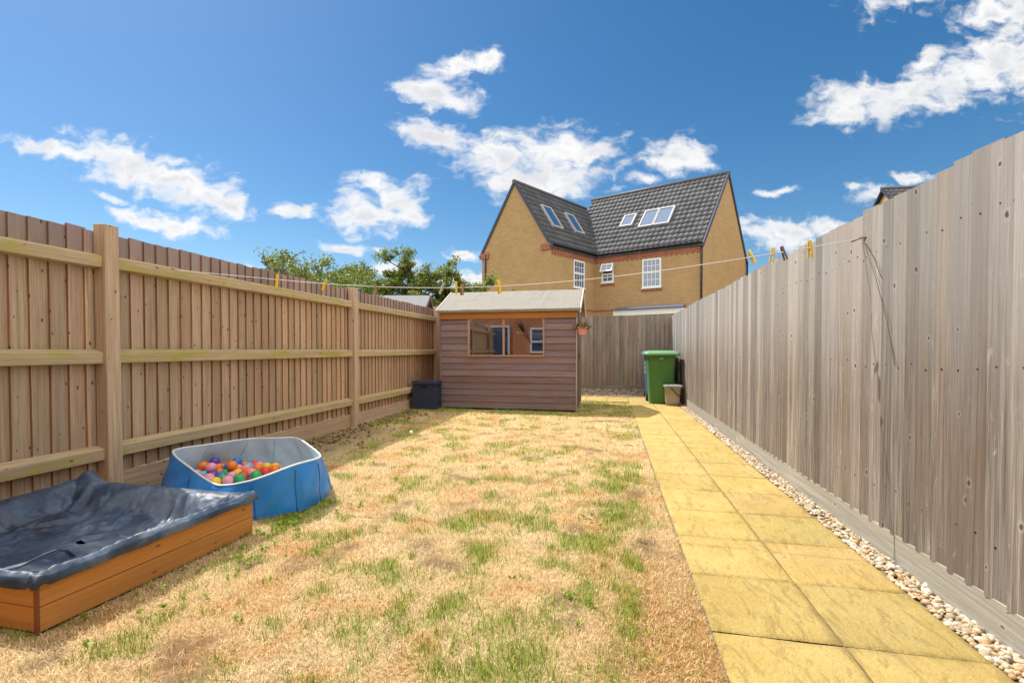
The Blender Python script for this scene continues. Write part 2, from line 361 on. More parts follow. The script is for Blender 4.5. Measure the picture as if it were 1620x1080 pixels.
# ------------------------------------------------------------------ setting: ground, lawn, path, gravel
GREEN = [(-.95,1.66,.1),(-.72,1.85,.22),(-.54,1.57,.2),(-.23,1.6,.15),(.09,1.99,.2),(.03,2.17,.12),(.1,3.74,.12),(.08,2.98,.16),(-.08,2.45,.13),(-1.33,3.41,.12),
 (-1.3,2.69,.1),(-.46,2.81,.1),(-.24,2.53,.12),(-.65,2.4,.15),(-1.7,2.31,.12),(-1.01,2.01,.12),(.09,1.88,.12),(-.81,1.73,.14),(-.08,2.03,.14),(-.95,2.63,.1),
 (-1.27,1.81,.08),(.02,3.27,.1),(-.26,2.27,.1),(.23,4.05,.1),(-.97,5.3,.12),(-1.54,3.08,.1),(-1.95,2.55,.1),(.05,1.6,.2),(-.2,1.85,.15)]
def greenness(x, y):
    g = np.zeros_like(x)
    for a, b, r in GREEN: g = np.maximum(g, np.exp(-((x-a)**2+((y-b)*.9)**2)/(.72*r*r)))
    g = g*np.clip((fbm(x, y, .11, 3)-.30)*3.0, .08, 1.1)
    g = g+np.clip((fbm(x+31, y+7, .22, 4)-.565)*4.5, 0, .65)+np.clip((fbm(x+3, y+57, .09, 2)-.70)*5, 0, .7)
    right = np.exp(-((x-.08)/.22)**2)*(y < 4.6)*(y > 2.3); g = g+right*np.clip((fbm(x+13, y+17, .14, 3)-.47)*4, 0, .8)
    shade = np.clip((-2.35-x)/.15, 0, 1)*np.clip((y-3.9)/.8, 0, 1)          # grass by the fence has kept its green
    g = g+shade*np.clip((fbm(x-5, y+3, .5, 3)-.32)*1.8, 0, .9)
    strip = np.clip((y-7.5)/.15, 0, 1)*(x > -3.1)*(x < .35)
    g = g+strip*np.clip((fbm(x+9, y+2, .3, 3)-.3)*1.7, 0, .9)
    g = g*(1-np.clip((x-.10-.12*(fbm(x, y, .3, 2)-.5))/.08, 0, 1)*.9*(y < 2.9))
    return np.clip(g, 0, 1)
def lawn_material():
    m = bpy.data.materials.new('dry_lawn'); m.use_nodes = True; t = m.node_tree; N, L, new = nodes_of(t); p = N['Principled BSDF']
    p.inputs['Roughness'].default_value = .95; p.inputs['Specular IOR Level'].default_value = .1
    tc = new('ShaderNodeTexCoord'); a = new('ShaderNodeAttribute', attribute_name='Col')
    n = new('ShaderNodeTexNoise'); n.inputs['Scale'].default_value = 70; n.inputs['Detail'].default_value = 8; n.inputs['Roughness'].default_value = .75; L.new(tc.outputs['Object'], n.inputs['Vector'])
    n2 = new('ShaderNodeTexNoise'); n2.inputs['Scale'].default_value = 260; n2.inputs['Detail'].default_value = 4; n2.inputs['Distortion'].default_value = 1.5; L.new(tc.outputs['Object'], n2.inputs['Vector'])
    ad = new('ShaderNodeMath', operation='ADD'); L.new(n.outputs[0], ad.inputs[0]); L.new(n2.outputs[0], ad.inputs[1])
    r = new('ShaderNodeMapRange'); r.inputs['From Min'].default_value = .7; r.inputs['From Max'].default_value = 1.3; r.inputs['To Min'].default_value = .62; r.inputs['To Max'].default_value = 1.3; L.new(ad.outputs[0], r.inputs['Value'])
    s = new('ShaderNodeVectorMath', operation='SCALE'); L.new(a.outputs['Color'], s.inputs[0]); L.new(r.outputs[0], s.inputs['Scale']); L.new(s.outputs[0], p.inputs['Base Color'])
    b = new('ShaderNodeBump'); b.inputs['Strength'].default_value = .8; b.inputs['Distance'].default_value = .015; L.new(ad.outputs[0], b.inputs['Height']); L.new(b.outputs[0], p.inputs['Normal'])
    return m
STRAW = np.array([.62, .425, .205]); ORANGE = np.array([.55, .295, .105]); PALE = np.array([.71, .55, .32]); GRN = np.array([.235, .345, .035]); SOIL = np.array([.24, .15, .08])
def lawn_height(x, y): return .018*(fbm(x, y, .6, 4)-.5)+.012*(fbm(x+40, y, .15, 3)-.5)
def lawn_color(x, y):
    n = fbm(x, y, .5, 4)[:, None]; k = fbm(x+70, y+20, .22, 3)[:, None]
    c = STRAW*(1-n)+PALE*n; c = c+(ORANGE-c)*np.clip((k-.52)*3, 0, .75)
    near = np.clip((.42-np.abs(x-.25))/.3, 0, 1)[:, None]*np.clip((2.9-y)/1., 0, 1)[:, None]
    c = c+(ORANGE*.82-c)*near*.8
    soil = np.clip((fbm(x+3, y+90, .2, 3)-.62)*5, 0, .75)[:, None]; soil = np.maximum(soil, (np.exp(-((x-.05)/.14)**2-((y-3.1)/.35)**2)*np.clip((fbm(x, y, .12, 3)-.42)*5, 0, .8))[:, None])
    soil = np.maximum(soil, (np.clip((-2.75-x)/.3, 0, .8)*np.clip((6.2-y)/.6, 0, 1)*(y > 1.5)*(.4+.6*fbm(x, y, .15, 2)))[:, None])
    return c+(SOIL-c)*soil
def make_lawn():
    x0, x1, y0, y1 = -3.62, .385, -2.1, 11.3; nx, ny = 150, 480
    X, Y = np.meshgrid(np.linspace(x0, x1, nx), np.linspace(y0, y1, ny)); x = X.ravel(); y = Y.ravel()
    z = lawn_height(x, y)-.004; z = np.where(x > .33, z-.0, z)
    z = np.where((y > 9.85) & (x > -.9), -.045, z)
    i = (np.arange(ny-1)[:, None]*nx+np.arange(nx-1)[None, :]).ravel(); f = np.stack([i, i+1, i+1+nx, i+nx], 1)
    g = greenness(x, y)[:, None]; c = lawn_color(x, y); c = c+(GRN*1.1-c)*g*.4
    o = bulk('lawn', np.stack([x, y, z], 1), f, c, lawn_material(), smooth=True); tag(o, kind='structure')
def make_grass():
    P = []
    def scatter(x0, x1, y0, y1, dens, h, w):
        n = int((x1-x0)*(y1-y0)*dens); P.append(np.stack([RNG.uniform(x0, x1, n), RNG.uniform(y0, y1, n), np.full(n, h), np.full(n, w)], 1))
    scatter(-2.95, .40, 1.02, 2.6, 19000, .022, .0019); scatter(-3.1, .40, 2.6, 4.2, 11000, .022, .0024); scatter(-3.45, .40, 4.2, 6.5, 5200, .021, .0033); scatter(-3.5, .40, 6.5, 9.95, 2600, .020, .005)
    P = np.concatenate(P); x, y = P[:, 0], P[:, 1]; n = len(P)
    bare = fbm(x+3, y+90, .2, 3) > .7
    shed = (x > -3.1) & (x < -.58) & (y > 8.05)
    box = (x > -3.32) & (x < -2.1) & (y < 2.36) & (y > 1.325)
    pool = ((x+2.68)/.68)**2+((y-3.1)/.62)**2 < .8
    edge = x < .378+.07*(fbm(x, y, .12, 3)-.42)
    cross = (y > 9.86) & (x > -.9)
    keep = ~(bare & (RNG.random(n) < .7)) & ~shed & ~box & ~pool & edge & ~cross
    lit = (x < -2.7) & (y < 6.0) & (y > 1.4) & (RNG.random(n) < .7); keep &= ~lit
    P = P[keep]; x, y = P[:, 0], P[:, 1]; n = len(P); g = greenness(x, y)
    isg = RNG.random(n) < np.clip(g*.95+.025, 0, .85)
    th = RNG.uniform(0, 2*PI, n); lean = np.where(isg, RNG.uniform(.15, .8, n), RNG.uniform(.6, 1.5, n))
    L_ = P[:, 2]*RNG.uniform(.5, 1.5, n)*np.where(isg, 1.15+.5*g, 1.05); w = P[:, 3]*RNG.uniform(.7, 1.3, n)*np.where(isg, 1.1, .9)
    d = np.stack([np.cos(th), np.sin(th), np.zeros(n)], 1); sd = np.stack([-np.sin(th+RNG.normal(0, .6, n)), np.cos(th), np.zeros(n)], 1)
    z0 = lawn_height(x, y)-.003; B = np.stack([x, y, z0], 1); up = np.array([0, 0, 1.0])
    mid = B+(d*np.sin(lean*.6)[:, None]+up*np.cos(lean*.6)[:, None])*(L_*.55)[:, None]
    tip = mid+(d*np.sin(lean*1.25)[:, None]+up*np.cos(lean*1.25)[:, None])*(L_*.5)[:, None]
    tip[:, 2] = np.maximum(tip[:, 2], z0+.004)
    hw = (w/2)[:, None]
    V = np.stack([B-sd*hw, B+sd*hw, mid+sd*hw*.8, mid-sd*hw*.8, tip+sd*hw*.12, tip-sd*hw*.12], 1).reshape(-1, 3)
    k = np.arange(n)*6; Fc = np.concatenate([np.stack([k, k+1, k+2, k+3], 1), np.stack([k+3, k+2, k+4, k+5], 1)])
    c = lawn_color(x, y)*1.12; c = c*RNG.uniform(.7, 1.3, n)[:, None]
    pale = RNG.random(n) < .25; c[pale] = PALE*RNG.uniform(.9, 1.25, pale.sum())[:, None]
    gc = GRN*RNG.uniform(.7, 1.5, n)[:, None]*np.stack([RNG.uniform(.75, 1.5, n), np.ones(n), RNG.uniform(.6, 1.6, n)], 1)
    c = np.where(isg[:, None], gc, c)
    m = mat('grass_blade', (1, 1, 1), .7, spec=.2, tint=True)
    p = m.node_tree.nodes['Principled BSDF']; p.inputs['Transmission Weight'].default_value = 0
    o = bulk('grass', V, Fc, np.repeat(c, 6, 0), m); tag(o, kind='stuff')
def make_ground():
    mb = MB(); mb.quad([(-400, -400, -.06), (400, -400, -.06), (400, 400, -.06), (-400, 400, -.06)])
    o = mb.build('ground', mat('field_soil', (.20, .17, .07), .95, var=.3, varscale=.6, alt=(.12, .15, .04), altscale=.4)); tag(o, kind='structure')
def slab_material():
    m = bpy.data.materials.new('buff_paving'); m.use_nodes = True; t = m.node_tree; N, L, new = nodes_of(t); p = N['Principled BSDF']
    p.inputs['Roughness'].default_value = .8; p.inputs['Specular IOR Level'].default_value = .25
    tc = new('ShaderNodeTexCoord'); a = new('ShaderNodeAttribute', attribute_name='Col')
    def nz(scale, detail=6, r=.6, dist=0, st=(1, 1, 1)):
        v = new('ShaderNodeVectorMath', operation='MULTIPLY'); v.inputs[1].default_value = st; L.new(tc.outputs['Object'], v.inputs[0])
        n = new('ShaderNodeTexNoise'); n.inputs['Scale'].default_value = scale; n.inputs['Detail'].default_value = detail; n.inputs['Roughness'].default_value = r; n.inputs['Distortion'].default_value = dist
        L.new(v.outputs[0], n.inputs['Vector']); return n.outputs[0]
    def mr(v, a_, b_, c_, d_):
        n = new('ShaderNodeMapRange', interpolation_type='SMOOTHSTEP')
        for k, x in zip(('From Min', 'From Max', 'To Min', 'To Max'), (a_, b_, c_, d_)): n.inputs[k].default_value = x
        L.new(v, n.inputs['Value']); return n.outputs[0]
    def mx(f, A, B, mode='MIX'):
        n = new('ShaderNodeMix', data_type='RGBA', blend_type=mode)
        for k, x in (('Factor', f), ('A', A), ('B', B)):
            if isinstance(x, float): n.inputs[k].default_value = x
            elif isinstance(x, tuple): n.inputs[k].default_value = (*x, 1)
            else: L.new(x, n.inputs[k])
        return n.outputs['Result']
    c = mx(mr(nz(3.5, 7, .6), .35, .65, 0, 1), (.46, .325, .10), (.52, .385, .138))
    c = mx(mr(nz(1.2, 4), .45, .7, 0, .5), c, (.40, .30, .125))
    c = mx(mr(nz(38, 8, .75), .50, .70, 0, .5), c, (.34, .235, .08))
    c = mx(mr(nz(9, 6, .7, 2.0, (1, .35, 1)), .56, .64, 0, .55), c, (.33, .215, .075))
    c = mx(mr(nz(5, 5, .6, 3.0, (1.6, .5, 1)), .56, .60, 0, .4), c, (.27, .19, .07))
    c = mx(mr(nz(150, 3, .8), .6, .75, 0, .35), c, (.50, .42, .24))
    c = mx(mr(nz(2.6, 5, .7), .66, .71, 0, .6), c, (.36, .14, .07))
    c = mx(1.0, c, a.outputs['Color'], 'MULTIPLY')
    L.new(c, p.inputs['Base Color'])
    h = new('ShaderNodeMath', operation='ADD'); L.new(nz(7, 6, .6, 1.6, (1, .45, 1)), h.inputs[0]); L.new(nz(60, 6, .7), h.inputs[1])
    b = new('ShaderNodeBump'); b.inputs['Strength'].default_value = .8; b.inputs['Distance'].default_value = .014; L.new(h.outputs[0], b.inputs['Height']); L.new(b.outputs[0], p.inputs['Normal'])
    return m
def make_path():
    V, Fc, C = [], [], []; base = 0
    def slab(x0, x1, y0, y1, z=.0):
        nonlocal base
        g = .0022; x0 += g; x1 -= g; y0 += g*1.3; y1 -= g*1.3; n = 17; t = np.linspace(0, 1, n)
        tx = np.sort(np.concatenate([t, [.012, .988]])); ty = tx; k = len(tx)
        X, Y = np.meshgrid(x0+(x1-x0)*tx, y0+(y1-y0)*ty); X = X.ravel(); Y = Y.ravel()
        E = np.minimum(np.minimum(X-x0, x1-X), np.minimum(Y-y0, y1-Y)); ph = random.uniform(0, 90)
        Z = z+.012+.006*(fbm(X+ph, (Y+ph)*.5, .16, 4)-.5)-.005*np.clip(1-E/.006, 0, 1)+random.uniform(-.0008, .0008)+(X-x0)*random.uniform(-.004, .004)
        V.append(np.stack([X, Y, Z], 1)); i = (np.arange(k-1)[:, None]*k+np.arange(k-1)[None, :]).ravel()+base
        Fc.append(np.stack([i, i+1, i+1+k, i+k], 1)); c = np.array(jit(1, .07)); gr = 1-np.exp(-np.clip(E, 0, 9)/.008)[:, None]*.28*np.clip((fbm(X+ph, Y, .1, 3)-.3)*3, 0, 1)[:, None]; C.append(c[None, :]*gr); base += k*k
    y = 1.873-.4665*8
    while y < 9.78:
        y1 = y+.4665
        slab(.38, .832, y, y1); slab(.832, 1.283, y, y1); y = y1
    yc = y; x = 1.283+.0
    xs = [-3.3+.4665*i for i in range(11)]
    for r in range(2):
        xx = 1.283
        while xx > -3.2: slab(xx-.4513, xx, yc+r*.4665, yc+(r+1)*.4665); xx -= .4513
    o = bulk('path', np.concatenate(V), np.concatenate(Fc), np.concatenate(C), slab_material(), smooth=True); tag(o, kind='structure')
    mb = MB(); mb.quad([(.372, -2.1, .001), (1.4, -2.1, .001), (1.4, 11.3, .001), (.372, 11.3, .001)]); mb.quad([(-3.5, yc-.01, .0005), (.372, yc-.01, .0005), (.372, 11.3, .0005), (-3.5, 11.3, .0005)])
    tag(mb.build('path_bed', mat('joint_sand', (.20, .145, .07), .95, var=.4, varscale=40, alt=(.33, .24, .10), altscale=4, altlo=.46, altamt=.9)), kind='structure')
    return yc+.933
def icosphere():
    bm = bmesh.new(); bmesh.ops.create_icosphere(bm, subdivisions=2, radius=1); v = np.array([p.co[:] for p in bm.verts]); f = np.array([[q.index for q in p.verts] for p in bm.faces]); bm.free(); return v, f
ICO = icosphere()
def pebbles(name, pts, sizes, cols, material):
    v, f = ICO; n = len(pts); k = len(v)
    nz = RNG.normal(0, 1, (n, 3, 3)); V = np.zeros((n, k, 3))
    for a in range(3):
        ph = RNG.uniform(0, 6, n)
        V[:, :, a] = v[None, :, a]
    bumps = 1+.16*np.sin(np.einsum('kj,nj->nk', v, nz[:, 0])*2+1)+.12*np.sin(np.einsum('kj,nj->nk', v, nz[:, 1])*3)
    V = V*bumps[:, :, None]; sc = np.stack([RNG.uniform(.75, 1.35, n), RNG.uniform(.65, 1.0, n), RNG.uniform(.45, .75, n)], 1)
    V = V*sc[:, None, :]; th = RNG.uniform(0, PI, n); tl = RNG.normal(0, .35, n)
    x = V[:, :, 0]*np.cos(tl)[:, None]+V[:, :, 2]*np.sin(tl)[:, None]; z = -V[:, :, 0]*np.sin(tl)[:, None]+V[:, :, 2]*np.cos(tl)[:, None]; y = V[:, :, 1]
    X = x*np.cos(th)[:, None]-y*np.sin(th)[:, None]; Y = x*np.sin(th)[:, None]+y*np.cos(th)[:, None]
    V = np.stack([X, Y, z], 2)*sizes[:, None, None]+pts[:, None, :]
    Fc = (f[None]+np.arange(n)[:, None, None]*k).reshape(-1, 3)
    o = bulk(name, V.reshape(-1, 3), Fc, np.repeat(cols, k, 0), material, smooth=True); return tag(o, kind='stuff')
def make_gravel(yend):
    n1 = 4600; y = 1.0+(10.4)*RNG.random(n1)**1.35; x = RNG.uniform(1.288, 1.392, n1); s = RNG.uniform(.007, .016, n1)
    z = .006+RNG.uniform(0, .022, n1)*(1-np.abs(x-1.345)/.07)
    n2 = 1500; y2 = RNG.uniform(yend+.01, 11.27, n2); x2 = RNG.uniform(-1.2, 1.38, n2); s2 = RNG.uniform(.008, .016, n2); z2 = .004+(y2-yend)/.3*.085
    keep = RNG.random(n2) < 1
    P = np.concatenate([np.stack([x, y, z], 1), np.stack([x2, y2, z2], 1)]); S = np.concatenate([s, s2]); n = len(P)
    c = np.array([.50, .395, .265])*RNG.uniform(.62, 1.25, n)[:, None]; w = RNG.random(n) < .12; c[w] = np.array([.52, .33, .16])*RNG.uniform(.7, 1.2, w.sum())[:, None]
    w = RNG.random(n) < .2; c[w] = np.array([.58, .54, .47])*RNG.uniform(.85, 1.1, w.sum())[:, None]
    pebbles('gravel', P, S, c, mat('pebble', (1, 1, 1), .8, tint=True, var=.15, varscale=60, bump=.3, bumpscale=150))
    mb = MB(); a = yend+.005; mb.prism([(-3.4, a, .002), (-3.4, 11.29, .002), (-3.4, 11.29, .085)], [(1.395, a, .002), (1.395, 11.29, .002), (1.395, 11.29, .085)])
    tag(mb.build('gravel_bed', mat('bed_soil', (.3, .24, .16), .95, var=.4, varscale=50)), kind='structure')
    # dead leaves and crumbs along the left fence foot
    n = 420; y = RNG.uniform(4.3, 7.7, n); x = -3.52+np.abs(RNG.normal(0, .28, n)); P = np.stack([x, y, np.full(n, .012)], 1)
    c = np.array([.16, .09, .05])*RNG.uniform(.5, 2.2, n)[:, None]
    pebbles('leaf_litter', P, RNG.uniform(.008, .02, n), c, MATS['pebble'])
make_ground(); make_lawn(); YEND = make_path(); make_gravel(YEND); make_grass()

# ------------------------------------------------------------------ fences
M_left = wood('sawn_brown_board', (.355, .235, .14), (.63, .465, .315), knot=(.05, .028, .035), alt=(.47, .345, .255), altscale=.9, altlo=.48, altamt=.7, knotden=.42, streak=.34, top=(1.83, (.30, .23, .225), .8, .12))
M_rail = wood('mossy_rail', (.42, .31, .18), (.62, .48, .29), knot=(.09, .05, .03), alt=(.38, .36, .05), altscale=2.2, altlo=.46, altamt=.8, knotden=.35, streak=.28)
M_post = wood('post_timber', (.45, .305, .195), (.68, .50, .355), knot=(.12, .06, .04), alt=(.40, .32, .12), altscale=1.0, altlo=.52, altamt=.6, knotden=.4, streak=.25)
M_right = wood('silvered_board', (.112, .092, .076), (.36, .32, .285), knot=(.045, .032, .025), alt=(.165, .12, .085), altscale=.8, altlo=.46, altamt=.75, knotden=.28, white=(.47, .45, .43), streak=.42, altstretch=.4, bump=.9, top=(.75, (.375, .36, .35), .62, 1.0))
M_grav_r = wood('silvered_gravel_board', (.27, .245, .21), (.42, .395, .35), knot=(.10, .08, .06), knotden=.3, white=(.50, .475, .44), streak=.3)
M_back = wood('brown_grey_board', (.16, .12, .095), (.38, .305, .24), knot=(.04, .028, .024), alt=(.32, .285, .25), altscale=1.0, altlo=.45, altamt=.6, knotden=.5, streak=.4, bump=.5)
def feather_boards(mb, along, p0, p1, across, face, zlo, zhi, pitch=.1, thick=.015, thin=.006, jz=.008, rev=False, at=.1, nails=(), edge=None):
    """Overlapping wedge boards from p0 to p1 on axis `along` (0=x,1=y); `face` is the coordinate of the inner plane, `across` +1/-1 points to the viewer."""
    n = int(round((p1-p0)/pitch)); step = (p1-p0)/n
    for i in range(n):
        a = p0+i*step; w = step+.022; z0 = zlo+random.uniform(-jz, jz)*.5; z1 = zhi+random.uniform(-jz, jz); tl = random.uniform(-.003, .003); ww = random.uniform(-.003, .003)
        e0, e1 = (thin, thick) if not rev else (thick, thin)
        o0, o1 = (0, .005) if not rev else (.005, 0)
        def P(s, d, z):
            s = s+tl*(z-zlo); q = face+across*d
            return (s, q, z) if along == 0 else (q, s, z)
        lo = [P(a, o0, z0), P(a+w, o1, z0), P(a+w+ww, o1+e1, z0), P(a, o0+e0, z0)]
        hi = [P(a, o0, z1), P(a+w, o1, z1+random.uniform(-.003, .003)), P(a+w+ww, o1+e1, z1), P(a, o0+e0, z1)]
        cj = jit(1, at); mb.prism(lo, hi, cj)
        if edge: mb.c[-3 if rev else -5] = tuple(q*w_ for q, w_ in zip(cj, edge))  # edge tint paints the orange glow of the lap gaps onto the thick edges
        for zn in nails:
            for fr in (.3, .7):
                if random.random() < .25: continue
                sN = a+w*fr+random.uniform(-.006, .006); zN = zn+random.uniform(-.02, .02); dN = e0+o0+(e1+o1-e0-o0)*fr; r_ = random.uniform(.0022, .0036)
                q0 = [P(sN-r_, dN-.004, zN-r_), P(sN+r_, dN-.004, zN-r_), P(sN+r_, dN-.004, zN+r_), P(sN-r_, dN-.004, zN+r_)]
                q1 = [P(sN-r_, dN+.0015, zN-r_), P(sN+r_, dN+.0015, zN-r_), P(sN+r_, dN+.0015, zN+r_), P(sN-r_, dN+.0015, zN+r_)]
                mb.prism(q0, q1, (.12, .11, .10))
# left fence: seen from its rail side, posts about 3.25 m apart
lf = thing('wooden_fence', (-3.58, 5, 0), 'brown timber fence with posts and mossy rails facing the lawn, behind the sandpit and pool', 'fence')
LP = [-.62, 2.68, 5.94, 9.13]
for k, yp in enumerate(LP):
    mb = MB(); h = [1.96, 1.975, 1.95, 1.97][k]
    lean = .012 if k == 1 else random.uniform(-.004, .004)
    mb.prism([(-3.595, yp-.05, -.05), (-3.495, yp-.05, -.05), (-3.495, yp+.05, -.05), (-3.595, yp+.05, -.05)], [(-3.595-lean, yp-.05, h), (-3.495-lean, yp-.05, h-.004), (-3.495-lean, yp+.05, h-.002), (-3.595-lean, yp+.05, h+.003)], jit(1, .06))
    mb.build('post', M_post, lf, bevel=.004)
ends = LP+[11.3]
prev = -2.1
for k, yp in enumerate(ends):
    a = prev; b = yp-.05 if k < 4 else 11.3
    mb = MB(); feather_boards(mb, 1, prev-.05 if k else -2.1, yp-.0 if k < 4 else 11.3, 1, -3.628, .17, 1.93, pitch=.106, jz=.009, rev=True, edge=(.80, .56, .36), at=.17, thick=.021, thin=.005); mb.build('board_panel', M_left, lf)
    for zr in (1.715, 1.03, .345):
        mb = MB(); dz = random.uniform(-.006, .006)
        pr = lambda y, d=0: [(-3.604, y, zr-.052+d), (-3.530, y, zr-.046+d), (-3.524, y, zr+.030+d), (-3.604, y, zr+.056+d)]
        mb.prism(pr(a), pr(b, dz), jit(1, .06)); mb.build('arris_rail', M_rail, lf, bevel=.003)
    mb = MB(); mb.box((-3.602, a, -.05), (-3.575, b, .172), 1, jit(.95, .05)); mb.build('gravel_board', M_post, lf, bevel=.002)
    prev = yp+.05
# right fence: seen from its board side, sunlit
rf = thing('wooden_fence', (1.41, 5, 0), 'silvery weathered timber fence of tall upright boards beside the paved path', 'fence')
segs = [(-2.1, 1.35), (1.35, 2.42), (2.42, 5.4), (5.4, 8.4), (8.4, 11.32)]
mbs = MB()
for k, (a, b) in enumerate(segs[:1]+[(1.35, 4.4), (4.4, 7.5), (7.5, 11.3)]):
    mb = MB(); feather_boards(mb, 1, a, b, -1, 1.418, .150, 1.845+.004*a, pitch=.1, thick=.021, thin=.005, jz=.014, rev=False, at=.30, nails=(.36, 1.0, 1.6)); mb.build('board_panel', M_right, rf)
for k, (a, b) in enumerate([(-2.1, .2), (.2, 2.665), (2.665, 5.7), (5.7, 8.7), (8.7, 11.3)]):
    mb = MB(); mb.box((1.397, a+.002, -.03), (1.426, b-.002, .155), 1, jit(1, .06)); mb.build('gravel_board', M_grav_r, rf, bevel=.003)
for yp in (-.6, 2.6, 5.8, 9.0):
    mb = MB(); mb.box((1.50, yp-.05, -.05), (1.60, yp+.05, 1.80), 2); mb.build('post', M_post, rf, bevel=.004)
for zr in (.35, 1.0, 1.62):
    mb = MB(); mb.box((1.426, -2.1, zr-.04), (1.50, 11.2, zr+.04), 1); mb.build('arris_rail', M_rail, rf)
# back fence
bf = thing('wooden_fence', (0, 11.33, 0), 'brown-grey timber fence across the end of the garden behind the green bin', 'fence')
mb = MB(); feather_boards(mb, 0, -3.6, 1.40, -1, 11.345, .22, 1.885, pitch=.103, jz=.010, rev=False, thick=.018, at=.22, nails=(.5, 1.1, 1.6)); mb.build('board_panel', M_back, bf)
mb = MB(); mb.box((-3.6, 11.322, 0), (1.395, 11.35, .225), 0); mb.build('gravel_board', M_back, bf, bevel=.003)
for xp in (-1.9, 1.3):
    mb = MB(); mb.box((xp-.05, 11.38, -.05), (xp+.05, 11.48, 1.85), 2); mb.build('post', M_post, bf)

# ------------------------------------------------------------------ garden shed
M_shed = wood('stained_cladding', (.15, .092, .080), (.305, .20, .175), knot=(.04, .025, .025), alt=(.20, .155, .175), altscale=.8, altlo=.40, altamt=.75, knotden=.4, white=(.33, .25, .20), streak=.42, bump=.6)
M_shed2 = wood('orange_timber', (.30, .11, .025), (.44, .18, .05), knotden=.25, streak=.2)
M_shed3 = wood('pale_pink_timber', (.30, .17, .11), (.46, .29, .20), knotden=.2, streak=.2)
M_side = wood('grey_timber_edge', (.28, .22, .17), (.45, .38, .31), knotden=.2)
M_felt = mat('mineral_felt', (.255, .24, .21), .95, var=.12, varscale=35, bump=.5, bumpscale=240, alt=(.20, .195, .17), altscale=3, altamt=.5)
SX0, SX1, SY0, SY1 = -3.06, -.585, 8.10, 9.62
EAVE, RIDGE, RY = 1.80, 2.18, 8.86
WX0, WX1, WZ0, WZ1 = -2.50, -1.165, .985, 1.625
sh = thing('garden_shed', ((SX0+SX1)/2, (SY0+SY1)/2, 0), 'brown timber garden shed with a wide two-pane window and grey felt roof', 'shed')
def clad(mb, x0, x1, y, z0, z1, sgn=-1):
    n = max(1, round((z1-z0)/.112)); st = (z1-z0)/n
    for i in range(n):
        a = z0+i*st; b = a+st; j = random.uniform(-.002, .002)
        mb.prism([(x0, y, a), (x0, y+sgn*.021, a+j), (x0, y+sgn*.018, a+.006), (x0, y+sgn*.006, b), (x0, y, b)][::1], [(x1, y, a), (x1, y+sgn*.021, a-j), (x1, y+sgn*.018, a+.006), (x1, y+sgn*.006, b), (x1, y, b)], jit(1, .14))
mb = MB(); r0 = .03
clad(mb, SX0, SX1, SY0+.017, r0, WZ0-.03); nrows = 0
clad(mb, SX0, WX0-.045, SY0+.017, WZ0-.03, EAVE-.01); clad(mb, WX1+.03, SX1, SY0+.017, WZ0-.03, EAVE-.01); clad(mb, WX0-.045, WX1+.03, SY0+.017, WZ1+.045, EAVE-.01)
mb.build('front_wall', M_shed, sh)
for nm, x, sg in (('side_wall', SX0, 1), ('side_wall', SX1, -1)):
    mb = MB(); t = .02
    ring = [(SY0+.02, r0), (SY1, r0), (SY1, EAVE), (RY, RIDGE-.03), (SY0+.02, EAVE)]
    mb.prism([(x, a, b) for a, b in ring], [(x+sg*t, a, b) for a, b in ring]); mb.build(nm, M_shed, sh)
mb = MB(); mb.box((SX0+.02, SY1-.02, r0), (SX1-.02, SY1, EAVE), 0); mb.build('back_wall', M_shed, sh)
mb = MB(); mb.box((SX0+.02, SY0+.03, .03), (SX1-.02, SY1-.03, .06), 0); mb.build('floor_board', M_side, sh)
mb = MB(); mb.box((SX1-.004, SY0-.016, .02), (SX1+.022, SY0+.035, EAVE-.02), 2); mb.build('corner_trim', M_side, sh, bevel=.003)
mb = MB(); mb.box((SX0-.02, SY0-.012, .02), (SX0+.004, SY0+.035, EAVE-.02), 2); mb.build('corner_trim', M_shed, sh, bevel=.003)
# door on the right-hand end
dr = MB()
for i in range(7): a = SY0+.42+i*.11; dr.box((SX1+.002, a, .08), (SX1+.020, a+.108, 1.78), 2, jit(1, .1))
dro = dr.build('door', M_shed, sh)
mb = MB(); mb.box((SX1+.021, SY0+.46, .92), (SX1+.030, SY0+.52, 1.0), 2); mb.build('handle', mat('black_iron', (.02, .02, .02), .5), dro)
# fascia under the eave
mb = MB(); mb.box((SX0-.01, SY0-.032, EAVE-.165), (SX1+.01, SY0-.003, EAVE-.005), 0); mb.build('fascia', M_shed2, sh, bevel=.003)
# window: frame, mullion, panes turned a little towards the path
mb = MB(); y0, y1 = SY0-.012, SY0+.03
mb.box((WX0-.045, y0, WZ0-.03), (WX0, y1, WZ1+.045), 2); mb.box((WX1, y0, WZ0-.03), (WX1+.03, y1, WZ1+.045), 2)
mb.box((WX0, y0+.001, WZ1), (WX1, y1-.001, WZ1+.045), 0); mb.box((WX0, y0-.006, WZ0-.03), (WX1, y1-.001, WZ0), 0)
XM = -1.87; mb.box((XM-.02, y0-.002, WZ0), (XM+.02, y1-.002, WZ1), 2)
wf = mb.build('window', M_shed3, sh, bevel=.003)
for a, b, tw in ((WX0, XM-.02, .05), (XM+.02, WX1, .05)):
    mb = MB(); t = (b-a)*tw/2; ym = SY0+.012
    mb.prism([(a, ym-t, WZ0), (b, ym+t, WZ0), (b, ym+t, WZ1), (a, ym-t, WZ1)], [(a, ym-t+.003, WZ0), (b, ym+t+.003, WZ0), (b, ym+t+.003, WZ1), (a, ym-t+.003, WZ1)])
    mb.build('pane', glass_mat('shed_glass', .26, clear=True), wf)
